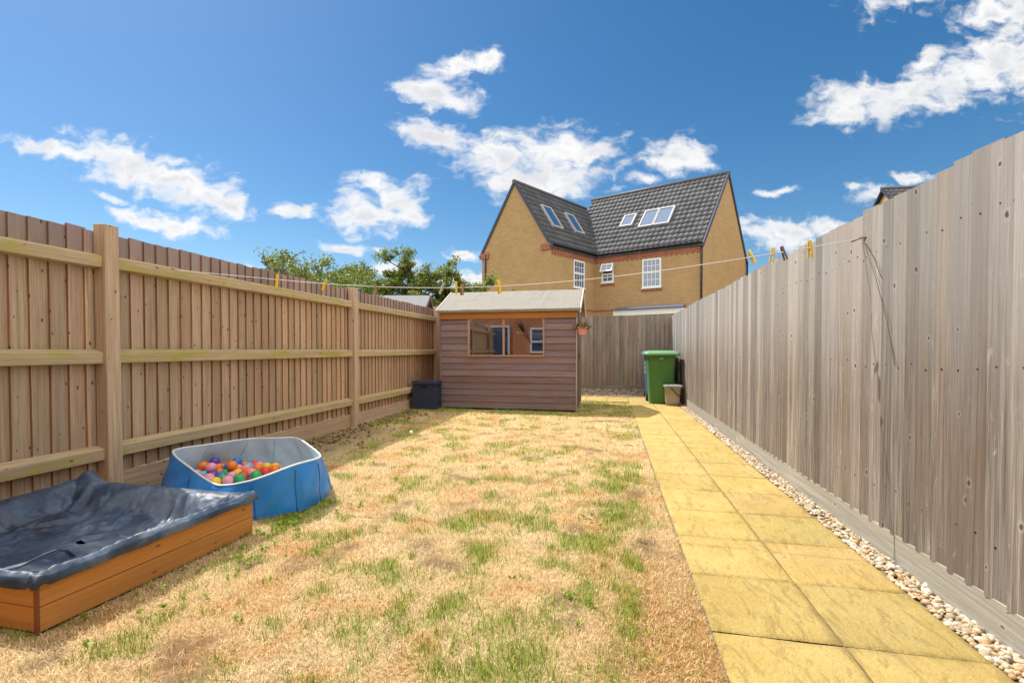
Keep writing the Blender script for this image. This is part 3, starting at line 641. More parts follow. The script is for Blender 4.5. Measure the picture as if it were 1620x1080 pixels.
# roof: boards + felt with wrinkles
RX0, RX1 = SX0-.06, SX1+.075; OV = .075
def roof_slope(front=True):
    nx, ny = 90, 26; V = []; 
    ye = SY0-OV if front else SY1+OV; slope = (RIDGE-EAVE)/abs(RY-(SY0 if front else SY1)); ze = EAVE-slope*OV+.03
    X, T = np.meshgrid(np.linspace(RX0, RX1, nx), np.linspace(0, 1, ny)); X = X.ravel(); T = T.ravel()
    Y = ye+(RY-ye)*T; Z = ze+(RIDGE+.03-ze)*T
    wr = np.zeros_like(X)
    for xc, t0, t1, amp, sl, wd in ((-2.55, .45, 1, .012, .10, .03), (-2.2, .1, .6, .008, -.06, .04), (-1.85, .5, 1, .010, .12, .03), (-1.32, .48, 1, .017, .10, .022), (-1.18, .45, 1, .015, .14, .022), (-1.2, .05, .45, .010, -.03, .04), (-.85, .2, .9, .006, .05, .05), (-2.9, .1, .7, .008, .05, .04)):
        wr += amp*np.exp(-((X-xc-sl*(T-.5))/wd)**2)*np.clip((T-t0)/.08, 0, 1)*np.clip((t1-T)/.08, 0, 1)
    wr += .006*(fbm(X, T*3, .25, 4)-.5)+.006*np.where(T > .5, 1, 0)
    # the eave sags a little between rafters
    Z = Z+wr-.006*np.sin((X-RX0)*5.1)**2*(1-T)
    i = (np.arange(ny-1)[:, None]*nx+np.arange(nx-1)[None, :]).ravel(); f = np.stack([i, i+1, i+1+nx, i+nx], 1) if front else np.stack([i, i+nx, i+1+nx, i+1], 1)
    return np.stack([X, Y, Z], 1), f, ye, ze
rw = MB()
for fr in (True, False):
    v, f, ye, ze = roof_slope(fr)
    s0 = [(RX0+.01, ye+(.012 if fr else -.012), ze-.022), (RX0+.01, RY, RIDGE+.005), (RX0+.01, RY, RIDGE-.012), (RX0+.01, ye+(.012 if fr else -.012), ze-.040)]
    rw.prism(s0, [(RX1-.01, b, c) for a, b, c in s0])
roofo = rw.build('roof', M_side, sh)
for fr in (True, False):
    v, f, ye, ze = roof_slope(fr); o = bulk('felt', v, f, None, M_felt, roofo, smooth=True); sm = o.modifiers.new('thickness', 'SOLIDIFY'); sm.thickness = .006; sm.offset = -1
    mb = MB(); sg = 1 if fr else -1
    mb.box((RX0, min(ye, ye+sg*.006), ze-.042), (RX1, max(ye, ye+sg*.006), ze-.004), 0); mb.build('felt_edge', mat('felt_edge', (.22, .19, .11), .95, var=.3, varscale=30), roofo)
for x in (RX0-.012, RX1-.006):
    mb = MB(); v, f, ye, ze = roof_slope(True); v2, f2, ye2, ze2 = roof_slope(False)
    for (yy, zz) in ((ye, ze), (ye2, ze2)):
        mb.prism([(x, yy, zz+.012), (x, RY, RIDGE+.045), (x, RY, RIDGE-.05), (x, yy, zz-.075)], [(x+.018, yy, zz+.012), (x+.018, RY, RIDGE+.045), (x+.018, RY, RIDGE-.05), (x+.018, yy, zz-.075)])
    mb.build('barge_board', mat('white_pink_paint', (.62, .50, .46), .7, var=.25, varscale=20), sh)

# ------------------------------------------------------------------ dark storage box
M_box = mat('anthracite_plastic', (.028, .036, .075), .5, var=.12, varscale=10)
bx = thing('storage_box', (-3.27, 7.93, 0), 'dark anthracite plastic storage box with lid, standing between fence and shed', 'storage box')
X0, X1, Y0, Y1 = -3.495, -3.035, 7.80, 8.065
mb = MB()
for i in range(8):
    z = .005+i*.0555
    mb.box((X0+.012, Y0+.012-.002*(i % 2), z), (X1-.012, Y1-.01, z+.054), 0, jit(1, .05))
mb.build('body', M_box, bx, bevel=.003)
for (x, y) in ((X0, Y0), (X1-.03, Y0), (X0, Y1-.03), (X1-.03, Y1-.03)):
    mb = MB(); mb.box((x, y, 0), (x+.03, y+.03, .452), 2); mb.build('corner_post', M_box, bx, bevel=.004)
mb = MB(); mb.box((X0-.006, Y0-.008, .455), (X1+.006, Y1+.004, .520), 0); lid = mb.build('lid', M_box, bx, bevel=.010)
mb = MB(); mb.box((-3.355, Y0+.001, .402), (-3.205, Y0+.008, .438), 0); mb.build('handle_recess', mat('recess_black', (.006, .006, .008), .8), bx)
mb = MB(); mb.box((X1+.001, Y0+.06, .42), (X1+.006, Y0+.20, .448), 1); mb.build('handle_recess', MATS['recess_black'], bx)

# ------------------------------------------------------------------ wheelie bins and caddy
def rr(w, d, r, n=5):
    pts = []
    for cx, cy, a0 in ((w/2-r, d/2-r, 0), (-w/2+r, d/2-r, 90), (-w/2+r, -d/2+r, 180), (w/2-r, -d/2+r, 270)):
        for k in range(n+1): a = math.radians(a0+90*k/n); pts.append((cx+r*math.cos(a), cy+r*math.sin(a)))
    return pts
def bin_parts(root, mbody, mlid, at):
    ax, ay = at
    def loft(mb, levels):
        rings = []
        for (w, d, r, z, dy) in levels:
            rings.append(len(mb.v)); mb.v += [(ax+x, ay+y+dy, z) for x, y in rr(w, d, r)]
        n = len(rr(1, 1, .1))
        for a, b in zip(rings, rings[1:]):
            for k in range(n): j = (k+1) % n; mb.face((a+k, a+j, b+j, b+k), None, (1, 1, 1), True)
        mb.face([rings[0]+k for k in reversed(range(n))]); mb.face([rings[-1]+k for k in range(n)])
    mb = MB(); loft(mb, [(.44, .50, .05, .012, 0), (.445, .505, .05, .05, 0), (.50, .60, .05, .62, 0), (.525, .65, .05, .93, 0), (.53, .66, .05, .95, 0), (.555, .69, .06, .955, 0), (.555, .69, .06, .985, 0)])
    body = mb.build('body', mbody, root); body.modifiers.new('edges', 'BEVEL').width = .004
    mb = MB(); loft(mb, [(.66, .77, .07, .965, -.012), (.68, .785, .07, .985, -.012), (.67, .775, .07, 1.012, -.008), (.59, .69, .07, 1.045, 0), (.44, .54, .07, 1.062, 0), (.30, .42, .06, 1.064, 0)])
    lid = mb.build('lid', mlid, root)
    for s in (-1, 1):
        mb = MB(); x = ax+s*.255; mb.box((x-.035, ay-.425, .972), (x+.035, ay-.37, .994), 0); mb.build('lid_grip', mlid, lid, bevel=.006)
    mb = MB()
    for s in (-1, 1): mb.tube([(ax+s*.2, ay+.35, .99), (ax+s*.2, ay+.42, 1.03)], .014)
    mb.tube([(ax-.2, ay+.42, 1.03), (ax+.2, ay+.42, 1.03)], .014); mb.build('handle', mbody, root)
    for s in (-1, 1):
        mb = MB(); w = ax+s*.235
        mb.tube([(w-.025, ay+.27, .105), (w+.025, ay+.27, .105)], .10, 20); wh = mb.build('wheel', mat('tyre_rubber', (.015, .015, .015), .8), root)
        mb = MB(); mb.tube([(w-.028, ay+.27, .105), (w+.028, ay+.27, .105)], .05, 14); mb.build('hub', mbody, wh)
    # moulded front ribs, a lifting lip and a raised plate
    for x0, x1 in ((-.085, -.06), (.06, .085)):
        mb = MB(); mb.prism([(ax+x0, ay-.262, .05), (ax+x1, ay-.262, .05), (ax+x1, ay-.25, .05), (ax+x0, ay-.25, .05)], [(ax+x0, ay-.285, .45), (ax+x1, ay-.285, .45), (ax+x1, ay-.27, .45), (ax+x0, ay-.27, .45)]); mb.build('rib', mbody, body, bevel=.003)
    for x0 in (-.15, .06):
        mb = MB(); mb.box((ax+x0, ay-.352, .885), (ax+x0+.015, ay-.31, .95), 2); mb.build('rib', mbody, body, bevel=.003)
    return body
M_green = mat('green_bin_plastic', (.065, .20, .045), .45, var=.12, varscale=5, alt=(.10, .19, .03), altscale=2.5, altamt=.5)
M_greenlid = mat('green_lid_plastic', (.13, .30, .14), .42, var=.1, varscale=6)
M_blue = mat('blue_bin_plastic', (.03, .10, .33), .45, var=.1, varscale=5)
GX, GY = .985, 9.825
gb = thing('wheelie_bin', (GX, GY, .012), 'green wheelie bin with pale green lid at the end of the path', 'wheelie bin', 'bins at the end of the path')
body = bin_parts(gb, M_green, M_greenlid, (GX, GY))
mb = MB(); mb.box((GX-.04, GY-.353, .902), (GX+.015, GY-.345, .916), 0); mb.build('badge', mat('worn_white', (.62, .66, .58), .6), body)
bb = thing('wheelie_bin', (GX-.01, GY+.86, .012), 'blue wheelie bin mostly hidden behind the green wheelie bin', 'wheelie bin', 'bins at the end of the path')
body = bin_parts(bb, M_blue, mat('blue_lid_plastic', (.05, .09, .22), .45), (GX+.015, GY+.80))
mb = MB(); zz = .55
for k in range(3):
    z = .56+k*.095; x = GX+.015-.268-(z-.62)*.04; yy = GY+.80
    mb.box((x-.006, yy-.10+.01*k, z), (x+.02, yy-.03, z+.018), 1); mb.box((x-.006, yy-.10, z+.018), (x+.02, yy-.08, z+.075), 2); mb.box((x-.006, yy-.045, z+.018), (x+.02, yy-.03, z+.06), 2)
mb.build('house_number', MATS['worn_white'], body)
M_cad = mat('grey_caddy_plastic', (.34, .31, .25), .55, var=.1, varscale=8)
cd = thing('food_caddy', (1.17, 9.36, .012), 'small grey-beige food waste caddy standing against the green bin', 'caddy')
mb = MB()
lv = [(.235, .20, .03, .012), (.255, .22, .03, .10), (.285, .245, .03, .345), (.31, .27, .03, .35), (.315, .275, .03, .375)]
rings = []
for (w, d, r, z) in lv: rings.append(len(mb.v)); mb.v += [(1.165+x, 9.37+y, z) for x, y in rr(w, d, r)]
n = 24
for a, b in zip(rings, rings[1:]):
    for k in range(n): mb.face((a+k, a+(k+1) % n, b+(k+1) % n, b+k), None, (1, 1, 1), True)
mb.face([rings[0]+k for k in reversed(range(n))]); mb.build('body', M_cad, cd)
mb = MB(); rings = []
for (w, d, r, z) in [(.33, .29, .03, .376), (.345, .30, .03, .385), (.34, .295, .03, .400), (.25, .20, .03, .412)]: rings.append(len(mb.v)); mb.v += [(1.17+x, 9.37+y, z) for x, y in rr(w, d, r)]
for a, b in zip(rings, rings[1:]):
    for k in range(n): mb.face((a+k, a+(k+1) % n, b+(k+1) % n, b+k), None, (1, 1, 1), True)
mb.face([rings[0]+k for k in reversed(range(n))]); mb.face([rings[-1]+k for k in range(n)]); mb.build('lid', mat('grey_lid_plastic', (.36, .37, .38), .5), cd)
mb = MB(); mb.tube([(1.10, 9.232, .365), (1.14, 9.224, .335), (1.20, 9.222, .26), (1.265, 9.226, .20)], .008, 6)
mb.tube([(1.265, 9.226, .20), (1.305, 9.28, .19), (1.31, 9.40, .25), (1.30, 9.45, .34)], .008, 6); mb.build('handle', MATS['black_iron'], cd)
# a fallen red seed head by the fence foot
mb = MB()
for k in range(7):
    a = k*.9; c = (1.345+.012*math.cos(a*2.1), 9.30+.02*math.sin(a*1.7), .022+.006*(k % 3)); mb.lathe([(.001, -.012), (.011, -.006), (.013, 0), (.009, .008), (.001, .012)], c, 8, jit(1, .2))
tag(mb.build('red_flower', mat('red_petal', (.38, .03, .05), .6, tint=True)), 'small fallen red flower on the pebbles beside the grey caddy', 'flower')

# ------------------------------------------------------------------ hanging basket
hb = thing('hanging_basket', (-.475, 8.08, 1.36), 'pink plastic flower pot of drooping plants hanging from the shed roof corner', 'hanging basket')
HXc, HYc, HZ = -.475, 8.06, 1.335
mb = MB(); mb.lathe([(.0, 0), (.058, 0), (.062, .01), (.082, .118), (.092, .122), (.092, .14), (.082, .14), (.076, .12), (.0, .115)], (HXc, HYc, HZ), 24)
mb.build('pot', mat('pink_plastic', (.72, .28, .26), .5, var=.08), hb)
mb = MB()
for a in (0, 2.1, 4.2): mb.tube([(HXc+.085*math.cos(a), HYc+.085*math.sin(a), HZ+.135), (HXc+.012, HYc+.02, HZ+.40)], .0035, 5)
mb.build('chain', mat('red_cord', (.30, .06, .07), .6), hb)
mb = MB(); mb.tube([(HXc+.012, HYc+.02, HZ+.39), (HXc+.01, HYc+.02, HZ+.43), (HXc-.005, HYc+.035, HZ+.455), (RX1-.0, HYc+.06, HZ+.47)], .005, 6); mb.build('hook', MATS['black_iron'], hb)
def leaf_cloud(name, centres, spread, n, size, cols, material, parent=None, flat=1.0):
    """Leaf-sized bent quads scattered round the given centres."""
    cs = np.asarray(centres, float); k = RNG.integers(0, len(cs), n); sp = np.asarray(spread, float)
    if sp.ndim == 0: sp = np.full(len(cs), float(sp))
    v = RNG.normal(0, 1, (n, 3)); v /= np.linalg.norm(v, axis=1)[:, None]; r = RNG.random(n)**.55
    P = cs[k]+v*(r*sp[k])[:, None]*np.array([1, 1, flat])
    nrm = RNG.normal(0, 1, (n, 3))+v*.7+np.array([0, 0, .5]); nrm /= np.linalg.norm(nrm, axis=1)[:, None]
    t = np.cross(nrm, RNG.normal(0, 1, (n, 3))); t /= np.linalg.norm(t, axis=1)[:, None]; b = np.cross(nrm, t)
    L_ = (size*RNG.uniform(.6, 1.4, n))[:, None]; W_ = L_*.45
    V = np.stack([P-t*L_*.5, P+b*W_*.5+nrm*L_*.08, P+t*L_*.5, P-b*W_*.5+nrm*L_*.08], 1).reshape(-1, 3); i = np.arange(n)*4
    c = np.asarray(cols, float)[RNG.integers(0, len(cols), n)]*RNG.uniform(.65, 1.35, n)[:, None]
    return bulk(name, V, np.stack([i, i+1, i+2, i+3], 1), np.repeat(c, 4, 0), material, parent)
M_leaf = mat('leaf', (1, 1, 1), .5, spec=.35, tint=True)
def _translucent(m, amt):
    t = m.node_tree; N, L, new = nodes_of(t); p = N['Principled BSDF']; out = N['Material Output']; tr = new('ShaderNodeBsdfTranslucent'); mx = new('ShaderNodeMixShader'); mx.inputs[0].default_value = amt
    L.new(p.inputs['Base Color'].links[0].from_socket, tr.inputs['Color']); L.new(p.outputs[0], mx.inputs[1]); L.new(tr.outputs[0], mx.inputs[2]); L.new(mx.outputs[0], out.inputs['Surface'])
_translucent(M_leaf, .4)
leaf_cloud('foliage', [(HXc+.05*math.cos(a), HYc+.05*math.sin(a), HZ+.165) for a in range(6)]+[(HXc-.09, HYc-.02, HZ+.14), (HXc+.10, HYc, HZ+.13), (HXc, HYc-.09, HZ+.14)], .065, 520, .04, [(.09, .16, .03), (.16, .22, .05), (.22, .24, .06), (.30, .22, .10)], M_leaf, hb, .8)
leaf_cloud('flower', [(HXc+.1, HYc-.03, HZ+.15), (HXc+.03, HYc-.09, HZ+.17), (HXc+.11, HYc-.05, HZ+.12)], .05, 50, .028, [(.45, .10, .09), (.6, .25, .2)], M_leaf, hb)

def make_weeds():
    pts = []
    for x0, y0, k, sd in ((-2.0, 2.45, 26, .10), (-2.02, 1.75, 14, .10), (-1.9, 2.2, 16, .14), (-1.98, 2.62, 18, .06), (-1.75, 2.0, 10, .15), (-1.9, 1.5, 8, .12), (-1.8, 2.75, 10, .12), (-2.05, 2.95, 10, .05), (-.1, 3.0, 10, .12), (-2.0, 8.02, 12, .5), (-.2, 2.0, 6, .2)):
        for _ in range(k): pts.append((x0+random.gauss(0, sd), y0+random.gauss(0, sd), .016))
    pts = [p for p in pts if not (p[0] < -2.07 and p[1] < 2.4)]
    tag(leaf_cloud('weeds', pts, .022, len(pts)*7, .024, [(.30, .40, .05), (.22, .33, .05), (.36, .42, .08)], M_leaf, None, .5), kind='stuff')
make_weeds()
# ------------------------------------------------------------------ sandpit and its cover
M_pit = wood('orange_stained_timber', (.50, .205, .05), (.66, .31, .09), knot=(.28, .09, .03), alt=(.44, .20, .05), altscale=1.0, altlo=.5, altamt=.5, knotden=.25, streak=.12)
sp = thing('sandpit', (-2.7, 1.85, 0), 'orange-brown timber sandpit frame two boards high in the left corner', 'sandpit')
PX0, PX1, PXb, PY0, PY1, PH = -3.36, -2.125, -2.06, 1.335, 2.345, .195
def wall_boards(mb, a, b, out):
    a = Vector(a); b = Vector(b); out = Vector(out)*.022
    for z0, z1 in ((.004, .098), (.101, PH)):
        up0 = Vector((0, 0, z0)); up1 = Vector((0, 0, z1))
        mb.prism([a+up0, a-out+up0, a-out+up1, a+up1], [b+up0, b-out+up0, b-out+up1, b+up1], jit(1, .05))
for a, b, o in (((PX0, PY0, 0), (PX1, PY0, 0), (0, -1, 0)), ((PX1+.003, PY0-.003, 0), (PXb, PY1, 0), (1, -.06, 0)), ((PX0, PY1, 0), (PXb-.025, PY1, 0), (0, 1, 0)), ((PX0, PY0, 0), (PX0, PY1, 0), (-1, 0, 0))):
    mb = MB(); wall_boards(mb, a, b, o); mb.build('side_board', M_pit, sp, bevel=.003)
for x, y in ((PX1-.026, PY0+.024), (PXb-.05, PY1-.05), (PX0+.03, PY0+.03), (PX0+.03, PY1-.05)):
    mb = MB(); mb.box((x-.02, y-.02+.02, .004), (x+.02, y+.04, PH-.01), 2); mb.build('corner_post', M_pit, sp)
mb = MB(); mb.prism([(PX1-.010, PY0-.006, .004), (PX1+.008, PY0-.006, .004), (PX1+.008, PY0+.002, .004), (PX1-.01, PY0+.002, .004)], [(PX1-.010, PY0-.006, PH-.005), (PX1+.008, PY0-.006, PH-.005), (PX1+.008, PY0+.002, PH-.005), (PX1-.01, PY0+.002, PH-.005)])
mb.build('corner_strip', wood('dark_red_timber', (.22, .07, .03), (.3, .1, .04)), sp)
mb = MB(); mb.quad([(PX0+.03, PY0+.03, .03), (PX1-.03, PY0+.03, .03), (PXb-.03, PY1-.03, .03), (PX0+.03, PY1-.03, .03)]); mb.build('sand', mat('play_sand', (.5, .38, .22), .95), sp)
def tarp_material():
    m = bpy.data.materials.new('dark_tarpaulin'); m.use_nodes = True; t = m.node_tree; N, L, new = nodes_of(t); p = N['Principled BSDF']
    tc = new('ShaderNodeTexCoord')
    def nz(scale, detail, r=.6, dist=0):
        n = new('ShaderNodeTexNoise'); n.inputs['Scale'].default_value = scale; n.inputs['Detail'].default_value = detail; n.inputs['Roughness'].default_value = r; n.inputs['Distortion'].default_value = dist; L.new(tc.outputs['Object'], n.inputs['Vector']); return n.outputs[0]
    r = new('ShaderNodeValToRGB'); e = r.color_ramp.elements; e[0].position = .36; e[0].color = (.012, .022, .048, 1); e[1].position = .75; e[1].color = (.19, .235, .29, 1)
    x = e.new(.52); x.color = (.036, .068, .125, 1); L.new(nz(3.4, 8, .62, .6), r.inputs[0])
    mx = new('ShaderNodeMix', data_type='RGBA'); mr = new('ShaderNodeMapRange'); mr.inputs['From Min'].default_value = .63; mr.inputs['From Max'].default_value = .74; mr.inputs['To Max'].default_value = .6; L.new(nz(2.1, 7, .7, .3), mr.inputs['Value'])
    L.new(mr.outputs[0], mx.inputs['Factor']); L.new(r.outputs[0], mx.inputs['A']); mx.inputs['B'].default_value = (.20, .185, .165, 1); L.new(mx.outputs['Result'], p.inputs['Base Color'])
    rr_ = new('ShaderNodeMapRange'); rr_.inputs['From Min'].default_value = .3; rr_.inputs['From Max'].default_value = .7; rr_.inputs['To Min'].default_value = .36; rr_.inputs['To Max'].default_value = .6; L.new(nz(4, 5), rr_.inputs['Value']); L.new(rr_.outputs[0], p.inputs['Roughness'])
    b = new('ShaderNodeBump'); b.inputs['Strength'].default_value = .75; b.inputs['Distance'].default_value = .010
    def crumple(sc, st):
        n = new('ShaderNodeTexNoise'); n.inputs['Scale'].default_value = 5; n.inputs['Detail'].default_value = 2; L.new(tc.outputs['Object'], n.inputs['Vector'])
        k = new('ShaderNodeVectorMath', operation='MULTIPLY_ADD'); k.inputs[1].default_value = (.25, .25, .25); L.new(n.outputs['Color'], k.inputs[0]); L.new(tc.outputs['Object'], k.inputs[2])
        q = new('ShaderNodeVectorMath', operation='MULTIPLY'); q.inputs[1].default_value = st; L.new(k.outputs[0], q.inputs[0])
        v = new('ShaderNodeTexVoronoi'); v.inputs['Scale'].default_value = sc; L.new(q.outputs[0], v.inputs['Vector']); return v.outputs['Distance']
    a = new('ShaderNodeMath', operation='MULTIPLY_ADD'); L.new(crumple(20, (1, .55, 1)), a.inputs[0]); a.inputs[1].default_value = .35; L.new(crumple(7, (.6, 1, 1)), a.inputs[2]); L.new(a.outputs[0], b.inputs['Height']); L.new(b.outputs[0], p.inputs['Normal'])
    return m
def make_tarp():
    nu, nv = 200, 190; U, Vv = np.meshgrid(np.linspace(-.04, 1.04, nu), np.linspace(-.05, 1.04, nv)); u = U.ravel(); v = Vv.ravel()
    uc = np.clip(u, 0, 1); vc = np.clip(v, 0, 1)
    xr = PX1+.012+(PXb-PX1)*vc; x = PX0-.01+(xr-PX0+.01)*u; y = PY0-.014+(PY1+.012-PY0+.014)*v
    el = uc; er = 1-uc; ef = vc; eb = 1-vc
    W_ = 1.25; D_ = 1.0
    e = np.minimum(np.minimum(el*W_, er*W_), np.minimum(ef*D_, eb*D_))
    sm = lambda q, a_, b_: (lambda t: t*t*(3-2*t))(np.clip((q-a_)/(b_-a_), 0, 1))
    rim = PH+.014+.030*np.clip(vc, 0, 1)*np.clip(1-uc*.55, 0, 1)
    sink = .125*sm(e, .035, .20)+.035*sm(e, .15, .45)
    z = rim-sink
    inn = sm(e, .03, .12)
    # pleats dropping from the back and left rims and from the corners
    wb = np.clip((eb*D_-.01)/.05, 0, 1)*np.exp(-(eb*D_/.22)**2); z = z+.020*wb*(np.abs(np.sin(u*17+2.5*fbm(x, y, .2, 2)))-.5)
    wl = np.clip((el*W_-.01)/.05, 0, 1)*np.exp(-(el*W_/.22)**2); z = z+.014*wl*(np.abs(np.sin(v*15+2*fbm(x, y, .2, 2)))-.5)
    wr_ = np.clip((er*W_-.04)/.05, 0, 1)*np.exp(-(er*W_/.24)**2); z = z+.016*wr_*(np.abs(np.sin(v*19+3*fbm(x, y, .15, 2)))-.5)
    rg = lambda q, o: 1-np.abs(2*fbm(x*1.0+o, y*.8-o, q, 3)-1)
    z = z+(.030*(rg(.42, 3)-.8)+.016*(rg(.2, 8)-.8)+.006*(fbm(x, y, .12, 2)-.5))*inn
    r1 = np.clip(rg(.23, 21)-.80, 0, 1)*5; r2 = np.clip(rg(.11, 33)-.84, 0, 1)*6; z = z+(.016*r1**1.6+.007*r2**1.6)*(.25+.75*inn)*np.clip(e/.02, 0, 1)
    # raised peak at the far left corner against the fence post, with a fold running down from it
    z = z+.075*np.exp(-(((x+3.27)/.05)**2+((y-2.335)/.05)**2))+.045*np.exp(-((x+3.20-.35*(2.33-y))/.035)**2)*np.exp(-((y-2.2)/.12)**2)
    # rolled lip on the right and front rims
    lip = np.maximum(np.exp(-((er*W_-.016)/.016)**2), np.exp(-((ef*D_-.016)/.016)**2)*.8); z = z+lip*(.018+.004*np.sin(v*27+u*19)+.006*(fbm(x*2, y, .12, 3)-.5)+.004*np.abs(np.sin(v*61+8*fbm(x, y, .2, 2))))
    z = z-.034*np.maximum(np.maximum(sm(u, 1.0, 1.04), sm(-v, 0.0, .05)), np.maximum(sm(-u, 0, .04), sm(v, 1, 1.04)))
    x = np.where(u > 1, PX1+.016+(PXb-PX1)*vc+.008*sm(u, 1.0, 1.02)+.003*np.sin(v*37), x); y = np.where(v < 0, PY0-.016-.008*sm(-v, 0, .025)+.003*np.sin(u*41), y)
    y = np.where(v > 1, PY1+.014, y)
    x = np.maximum(x, PX0-.03)
    i = (np.arange(nv-1)[:, None]*nu+np.arange(nu-1)[None, :]).ravel(); f = np.stack([i, i+1, i+1+nu, i+nu], 1)
    cx = x[f].mean(1); cyy = y[f].mean(1)   # two small tears
    hole = (np.hypot((cx+2.72)/.025, (cyy-1.90)/.016) < 1) | (np.hypot((cx+2.66)/.016, (cyy-1.55)/.012) < 1)
    f = f[~hole]
    return bulk('tarpaulin', np.stack([x, y, z], 1), f, None, tarp_material(), smooth=True)
tp = make_tarp(); s_ = tp.modifiers.new('thickness', 'SOLIDIFY'); s_.thickness = .002; s_.offset = 1
tag(tp, 'creased dark navy tarpaulin sagging over the orange timber sandpit', 'tarpaulin')
mb = MB()   # loose folded-over flap along the near edge
pts = [((-2.30, 1.325, .222), (-2.31, 1.35, .225)), ((-2.235, 1.352, .236), (-2.245, 1.385, .24)), ((-2.185, 1.385, .268), (-2.21, 1.41, .262)), ((-2.160, 1.425, .278), (-2.195, 1.44, .268)), ((-2.152, 1.46, .262), (-2.19, 1.468, .252)), ((-2.155, 1.485, .228), (-2.185, 1.487, .215))]
for (p0, p1), (q0, q1) in zip(pts, pts[1:]):
    up = Vector((0, 0, .006)); mb.prism([Vector(p0), Vector(p1), Vector(p1)+up, Vector(p0)+up], [Vector(q0), Vector(q1), Vector(q1)+up, Vector(q0)+up], caps=False, smooth=True)
fl = mb.build('flap', tp.data.materials[0], tp)

# ------------------------------------------------------------------ fold-up pool with balls
POOLB = [(-2.10,3.19),(-2.01,2.93),(-2.02,2.69),(-2.20,2.53),(-2.52,2.49),(-2.88,2.60),(-3.30,2.84),(-3.40,3.18),(-3.30,3.52),(-3.02,3.70),(-2.68,3.70),(-2.30,3.45)]
POOLT = [(-2.17,3.17,.268),(-2.03,2.92,.305),(-2.03,2.69,.318),(-2.23,2.53,.245),(-2.50,2.545,.195),(-2.86,2.70,.235),(-3.27,2.915,.305),(-3.233,3.208,.30),(-3.127,3.533,.29),(-2.929,3.606,.29),(-2.735,3.647,.29),(-2.346,3.319,.29)]
pl = thing('paddling_pool', (-2.68, 3.1, 0), 'blue fold-up paddling pool with pale grey lining used as a ball pit', 'paddling pool')
M_pblue = mat('blue_pvc', (.022, .25, .74), .4, var=.12, varscale=6, bump=.45, bumpscale=9)
M_pgrey = mat('pale_grey_lining', (.56, .68, .75), .5, var=.08, varscale=8, bump=.3, bumpscale=12)
def pool_wall(inset, name, material, z0):
    def spl(P, k, f):
        n_ = len(P); a, b, c, d = (Vector(P[(k+i) % n_]) for i in (-1, 0, 1, 2)); l = b.lerp(c, f)
        cr = .5*((2*b)+(c-a)*f+(2*a-5*b+4*c-d)*f*f+(3*b-3*c+d-a)*f**3); return l.lerp(cr, .75)
    cxy = Vector((-2.68, 3.1)); mb = MB(); n = len(POOLB); sub = 8; rows = 10; ring = []
    for k in range(n):
        b0 = Vector(POOLB[k]); b1 = Vector(POOLB[(k+1) % n]); t0 = Vector(POOLT[k]); t1 = Vector(POOLT[(k+1) % n])
        for s in range(sub):
            f = s/sub; col = []
            for r in range(rows+1):
                g = r/rows; B = spl(POOLB, k, f); T = spl(POOLT, k, f); p = Vector((B.x, B.y, z0)).lerp(T, g)
                bul = .016*math.sin(PI*g)*math.sin(PI*f)+.009*math.sin(9*f+3*k+7*g)*math.sin(PI*g)+.010*math.sin(2.2*k)*math.sin(PI*g)   # stiff boards inside, cloth slack between
                crease = -.010*math.exp(-(min(f, 1-f)/.07)**2)*math.sin(PI*min(1, g*1.15))
                d = (Vector((p.x, p.y))-cxy).normalized(); off = bul+crease-inset
                col.append((p.x+d.x*off, p.y+d.y*off, p.z))
            ring.append(col)
    m = len(ring); base = len(mb.v)
    for col in ring: mb.v += col
    for i in range(m):
        j = (i+1) % m
        for r in range(rows): mb.face((base+i*(rows+1)+r, base+j*(rows+1)+r, base+j*(rows+1)+r+1, base+i*(rows+1)+r+1), None, (1, 1, 1), True)
    if name == 'lining':
        mb.face([base+i*(rows+1) for i in range(m)])
    o = mb.build(name, material, pl, fixnormals=True); return o, ring
_, ringo = pool_wall(0, 'outer_wall', M_pblue, .006)
_, ringi = pool_wall(.013, 'lining', M_pgrey, .014)
mb = MB(); pts = [(Vector(a[-1])+Vector(b[-1]))/2+Vector((0, 0, .002)) for a, b in zip(ringo, ringi)]; pts.append(pts[0]); mb.tube(pts, .008, 6, caps=False)
mb.build('rim', mat('pale_piping', (.62, .70, .74), .5), pl)
for rg_, nm_, mt_, sg_ in ((ringo, 'seam', mat('dark_blue_seam', (.012, .12, .45), .5), .001), (ringi, 'seam', mat('grey_seam', (.43, .54, .62), .6), -.001)):
    for k in range(12):
        mb = MB(); mb.tube([Vector(q)+Vector((q[0]+2.68, q[1]-3.1, 0)).normalized()*sg_ for q in rg_[k*8][:-1]], .0042, 5); mb.build(nm_, mt_, pl)
BALL = {'o': ('orange', (.80, .19, .02)), 'y': ('yellow', (.83, .50, .02)), 'p': ('pink', (.80, .30, .38)), 'g': ('green', (.03, .34, .08)), 'b': ('blue', (.03, .16, .52)), 'c': ('pale blue', (.12, .45, .66)), 'r': ('red', (.66, .05, .04)), 'v': ('purple', (.13, .05, .32))}
